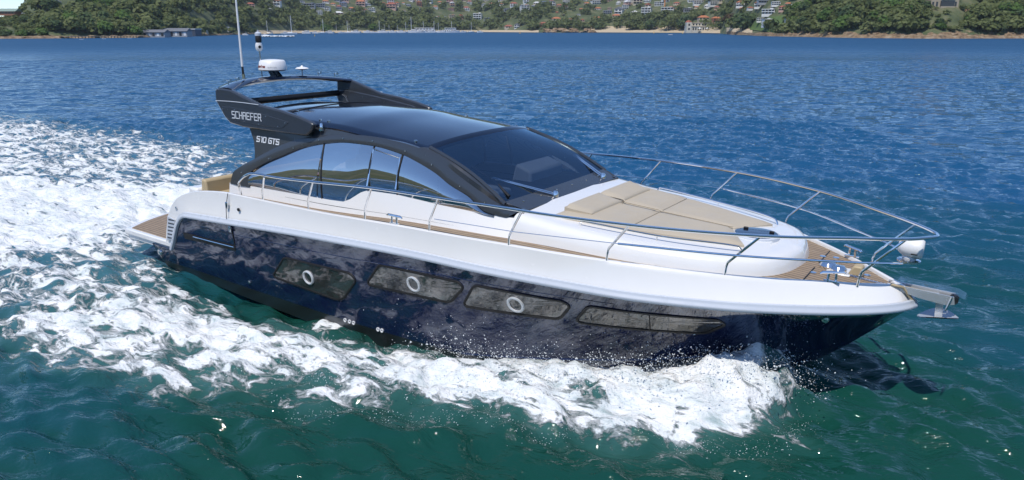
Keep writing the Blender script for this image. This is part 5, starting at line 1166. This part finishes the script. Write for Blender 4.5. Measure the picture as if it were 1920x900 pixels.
house('cottage', hit(425, 57), 'grey', 'blue grey', 14*hit(425, 57)[1]/FOC, 'small blue roofed hut on the shore beside the flagpole'); house('cottage', hit(380, 61), 'cream', 'flat white', 13*hit(380, 61)[1]/FOC, 'small cream hut right of the large blue shed')

# moored boats
M['navyhull'] = mat('dark_blue_boat_hull', (.03, .05, .10), .3)
def hull_mb(L, B, H, sheer=.25):
    mb = MB(); rws = []
    for t_ in np.linspace(0, 1, 12):
        x = (t_-.5)*L; hb = B/2*min(1, (1-t_)*3.2)**.6*(.85+.15*min(1, t_*4)); zt_ = H*(1 + sheer*t_**2)
        rws.append(np.array([(x, -hb*.02, -.4), (x, -hb*.8, -.1), (x, -hb, zt_), (x, 0, zt_+.05), (x, hb, zt_), (x, hb*.8, -.1), (x, hb*.02, -.4)]))
    mb.grid(rws, close_v=True); mb.f.append(tuple(range(7))); return mb
YH = hull_mb(10, 3, 1.0).mesh('hull', M['plastic']); YC = MB().box((-2.2, -.9, 1.0), (1.6, .9, 1.6), (.8, .8)).mesh('cabin', M['plastic']); YM = MB().tube([(.8, 0, 1), (.8, 0, 14)], [.22, .16], 6).mesh('mast', M['plastic'])
YB = MB().tube([(.8, 0, 2.5), (-3.6, 0, 2.5)], .17, 6).mesh('boom', M['navyhull']); YS = MB().tube([(4.8, 0, 1.3), (.8, 0, 13.4)], .035, 4).mesh('forestay', M['fluke']); YS2 = MB().tube([(-4.8, 0, 1.3), (.8, 0, 13.8)], .03, 4).mesh('backstay', M['fluke'])
MH = hull_mb(8, 2.8, 1.1, .4).mesh('hull', M['plastic']); MC = MB().box((-1.8, -1.1, 1.1), (1.4, 1.1, 2.2), (.75, .8)).mesh('cabin', M['plastic']); MW = MB().box((-1.7, -1.12, 1.5), (1.25, 1.12, 1.9), (.93, .93)).mesh('window', M['pane'])
def boat_at(px, py, kit, s, lab, nm, cat, grp, yaw):
    xy = on_water(px, py); o = empty(nm, (xy[0], xy[1], 0), (0, 0, yaw)); o.scale = (s,)*3
    for n_, me in kit: c = bpy.data.objects.new(n_, me); COL.objects.link(c); c.parent = o
    return tag(o, lab, cat, grp)
SAIL = [('hull', YH), ('cabin', YC), ('mast', YM), ('boom', YB), ('forestay', YS), ('backstay', YS2)]; MOT = [('hull', MH), ('cabin', MC), ('window', MW)]
sl_ = [(503,63.6,40,'sailing boat with a pale mast nearest the speedboat'),(510,63,45,'short masted sailing boat behind the speedboat'),(545,64.2,31,'tall sailing boat with two stays left of the white yachts'),(605,62.8,37,'white hulled sailing boat with a single bright mast'),(653,62,40,'sailing boat with raised deckhouse in the middle of the moorings'),(656,61.6,46,'small sailing boat beside the one with the deckhouse'),(632,61.8,45,'thin masted sailing boat between two bright masts'),(713,61.7,40,'sailing boat with slim mast near the moored dinghies'),(722,61.5,47,'short masted sailing boat left of the tall pair'),(729,61.4,47,'short masted sailing boat in the dark gap'),(745,61.6,48,'small yacht left of the white clubhouse'),(760,61.4,42,'leaning masted sailing boat beside the clubhouse'),(770,61.3,33,'tallest sailing boat of the pair left of the clubhouse'),(793,61,41,'sailing boat masted behind the clubhouse'),(813,61,40,'sailing boat with twin stays right of the clubhouse'),(821,61,43,'thin masted sailing boat right of the clubhouse'),(848,60.8,41,'sailing boat by the second pier building'),(883,60.6,42,'lone sailing boat with a slanting mast near the beach')]
for i, (px, py, top_, lab) in enumerate(sl_):
    D_ = on_water(px, py)[1]; s = (py-top_)*D_*.96/FOC/14; boat_at(px, py, SAIL, s*1.02, lab, 'sailing_boat', 'sailing boat', 'sailing boats moored off the beach', random.choice([.2, 2.9, .5, 3.4]))
mt_ = [(460,66,9),(535,63.8,11),(575,63,14),(590,62.8,10),(618,62.4,12),(640,62.3,8),(667,62,14),(690,61.8,12),(700,62,8),(718,61.8,14),(735,61.7,12),(752,61.6,12),(776,61.6,16),(788,61.8,12),(806,61.5,12),(828,61.3,11),(851,61.5,15),(868,61.2,9),(900,60.9,8)]
for i, (px, py, w_) in enumerate(mt_):
    D_ = on_water(px, py)[1]; boat_at(px, py, MOT, 1.5*w_*D_*.96/FOC/8, 'small white motor boat moored low on the water off the beach', 'motor_boat', 'motor boat', 'small motor boats moored off the beach', random.choice([0, .25, 3.0, 2.8]))
# clubhouse and second pier building
for px, w_, top_, lab in ((792, 46, 52, 'white two level boat clubhouse on the pier'), (842, 28, 51.5, 'flat roofed white pier building right of the clubhouse')):
    xy = on_water(px, 61.0); o = empty('clubhouse', (xy[0], xy[1]+4, .8)); W_ = w_*xy[1]*.96/FOC; k_ = xy[1]*.96/FOC; tag(o, lab, 'clubhouse')
    b((-W_/2, 0, -1.4), (W_/2, 8, 3.4*k_)).build('lower_level', M['plastic'], o); b((-W_*.3, 1, 3.4*k_), (W_*.42, 7, 6.4*k_)).build('upper_level', M['plastic'], o); b((-W_*.34, .2, 6.4*k_), (W_*.46, 8, 7.3*k_)).build('roof', RM['flat white'], o)
    for r_ in range(7): x = -W_*.45 + r_*W_*.14; b((x, -.1, .5), (x+W_*.09, .02, 2.4*k_)).build('window', M['pane'], o)
    for r_ in range(5): x = -W_*.26 + r_*W_*.13; b((x, .9, 4.0*k_), (x+W_*.09, 1.02, 5.8*k_)).build('window', M['pane'], o)
# speedboat with its wake, kayaks, buoys
D_ = on_water(497, 68)[1]; boat_at(497, 68, MOT, 16*D_*.96/FOC/8, 'white speedboat towing a long white wake at the left of the bay', 'speedboat', 'speedboat', None, math.pi)
wk = [np.array([(*on_water(px, py), .12 + .5*vnoise(np.array(px*.5), np.array(py*3.))) for px in np.linspace(492, 552, 60)]) for py in (69.6, 69.0, 68.4, 67.9)]
for r_ in wk: pass
wko = MB().grid(wk).build('boat_wake', M['spray']); tag(wko, 'thin white wake trailing behind the distant speedboat', kind='stuff')
for px, py, lab in ((153, 74.2, 'white kayak nearest the jetty'), (195, 73, 'orange and white kayak in the middle of the left bay'), (243, 71.7, 'small kayak close to the boat sheds')):
    D_ = on_water(px, py)[1]; boat_at(px, py, [('hull', YH)], 7*D_/FOC/10, lab, 'kayak', 'kayak', None, .2)
boat_at(1257, 65.6, [('hull', MH)], 8*on_water(1257, 65.6)[1]/FOC/8, 'low white dinghy off the right beach', 'dinghy', 'dinghy', None, 0)
BU = MB().lathe([(.01, -.3), (.45, -.1), (.5, .3), (.12, .7), (.10, 1.9), (.01, 2.0)], (0, 0, 0), 10).mesh('buoy', mat('yellow_buoy_paint', (.75, .45, .05), .5))
for px, py, lab in ((975, 63, 'yellow buoy off the left beach'), (590, 68, 'small buoy near the moored boats'), (1226, 62.5, 'yellow buoy off the right beach, left of the pair'), (1280, 63, 'yellow buoy in front of the pavilion')):
    xy = on_water(px, py); o = bpy.data.objects.new('buoy', BU); COL.objects.link(o); o.location = (xy[0], xy[1], 0); s = on_water(px, py)[1]/900*1.3; o.scale = (s,)*3; tag(o, lab, 'buoy')
# crane above the houses, flagpole, rocks
q = at_depth(1246, 13, 860); o = empty('tower_crane', q); tag(o, 'orange tower crane mast standing among the hillside houses', 'crane'); MB().box((-.5, -.5, -4), (.5, .5, 24)).build('mast', mat('orange_crane_paint', (.6, .22, .04), .5), o); MB().box((-8, -.4, 22), (22, .4, 23)).build('jib', mat('orange_crane_jib', (.6, .22, .04), .5), o)
RK = []
for k in range(5):
    bm = bmesh.new(); bmesh.ops.create_icosphere(bm, subdivisions=2, radius=1)
    r_ = np.random.default_rng(k+40)
    for v_ in bm.verts: c_ = v_.co; v_.co = Vector((c_.x*1.5, c_.y, c_.z*.6))*(1 + .22*r_.normal()); 
    me = bpy.data.meshes.new('rock'); bm.to_mesh(me); bm.free(); me.materials.append(M['rock']); RK.append(me)
def rock(p, s, lab, grp, k): o = bpy.data.objects.new('rock', RK[k % 5]); COL.objects.link(o); o.location = p; o.scale = (s, s, s); o.rotation_euler = (0, 0, random.random()*6); tag(o, lab, 'rock', grp)
for k in range(46):
    px = random.uniform(1445, 1925); s_ = random.uniform(2, 9); Yq = float(shoreY(px)) + s_
    rock((float(bearing_x(px, Yq)), Yq, random.uniform(.9, 1.7)), random.uniform(.6, 1.7), 'sandstone boulder lying along the foot of the right headland', 'boulders of the right headland', k)
for k in range(26):
    px = random.uniform(1018, 1112); s_ = random.uniform(0, 9); Yq = float(shoreY(px)) + s_
    rock((float(bearing_x(px, Yq)), Yq, .3 + s_*.35), random.uniform(1.6, 3.6), 'dark grey boulder of the rocky outcrop between the two beaches', 'boulders of the rocky outcrop', k)
for px, py, w_ in ((1600, 30, 5), (1660, 22, 6), (1690, 12, 7), (1840, 14, 9), (1812, 20, 6)):
    rock(hit(px, py) - (0, 0, .5), w_*.45, 'bare sandstone ledge showing between the trees of the right headland', 'sandstone ledges of the right headland', px)
# hills on the camera's own side of the bay: seen only mirrored in the cabin glass
th = np.linspace(R(150), R(395), 160); rws = []
for k, (rr_, hh_) in enumerate(((255, -1), (262, 3), (285, 14), (330, 50), (400, 85), (480, 100), (560, 70))):
    rws.append(np.array([(rr_*math.cos(a), -rr_*abs(math.sin(a)) if 0 else rr_*math.sin(a), hh_*(1 if k < 2 else (.35 + .9*float(fbm(np.array(a*3.1), np.array(1.0+.2*k), 4))))) for a in th]))
tag(MB().grid(rws).build('near_shore_hills', M['scrub']), kind='structure')

# thin summer haze over the bay
hz_ = MB().box((-2400, -2400, -3), (2400, 2400, 190)).build('haze', None, smooth=0); tag(hz_, kind='stuff')
hm = bpy.data.materials.new('summer_haze'); hm.use_nodes = True; hn = hm.node_tree; hn.nodes.clear()
ho = hn.nodes.new('ShaderNodeOutputMaterial'); hv = hn.nodes.new('ShaderNodeVolumePrincipled'); hv.inputs['Color'].default_value = (.80, .88, 1, 1); hv.inputs['Density'].default_value = .00011; hv.inputs['Anisotropy'].default_value = .2
hn.links.new(hv.outputs[0], ho.inputs['Volume']); hz_.data.materials.append(hm)
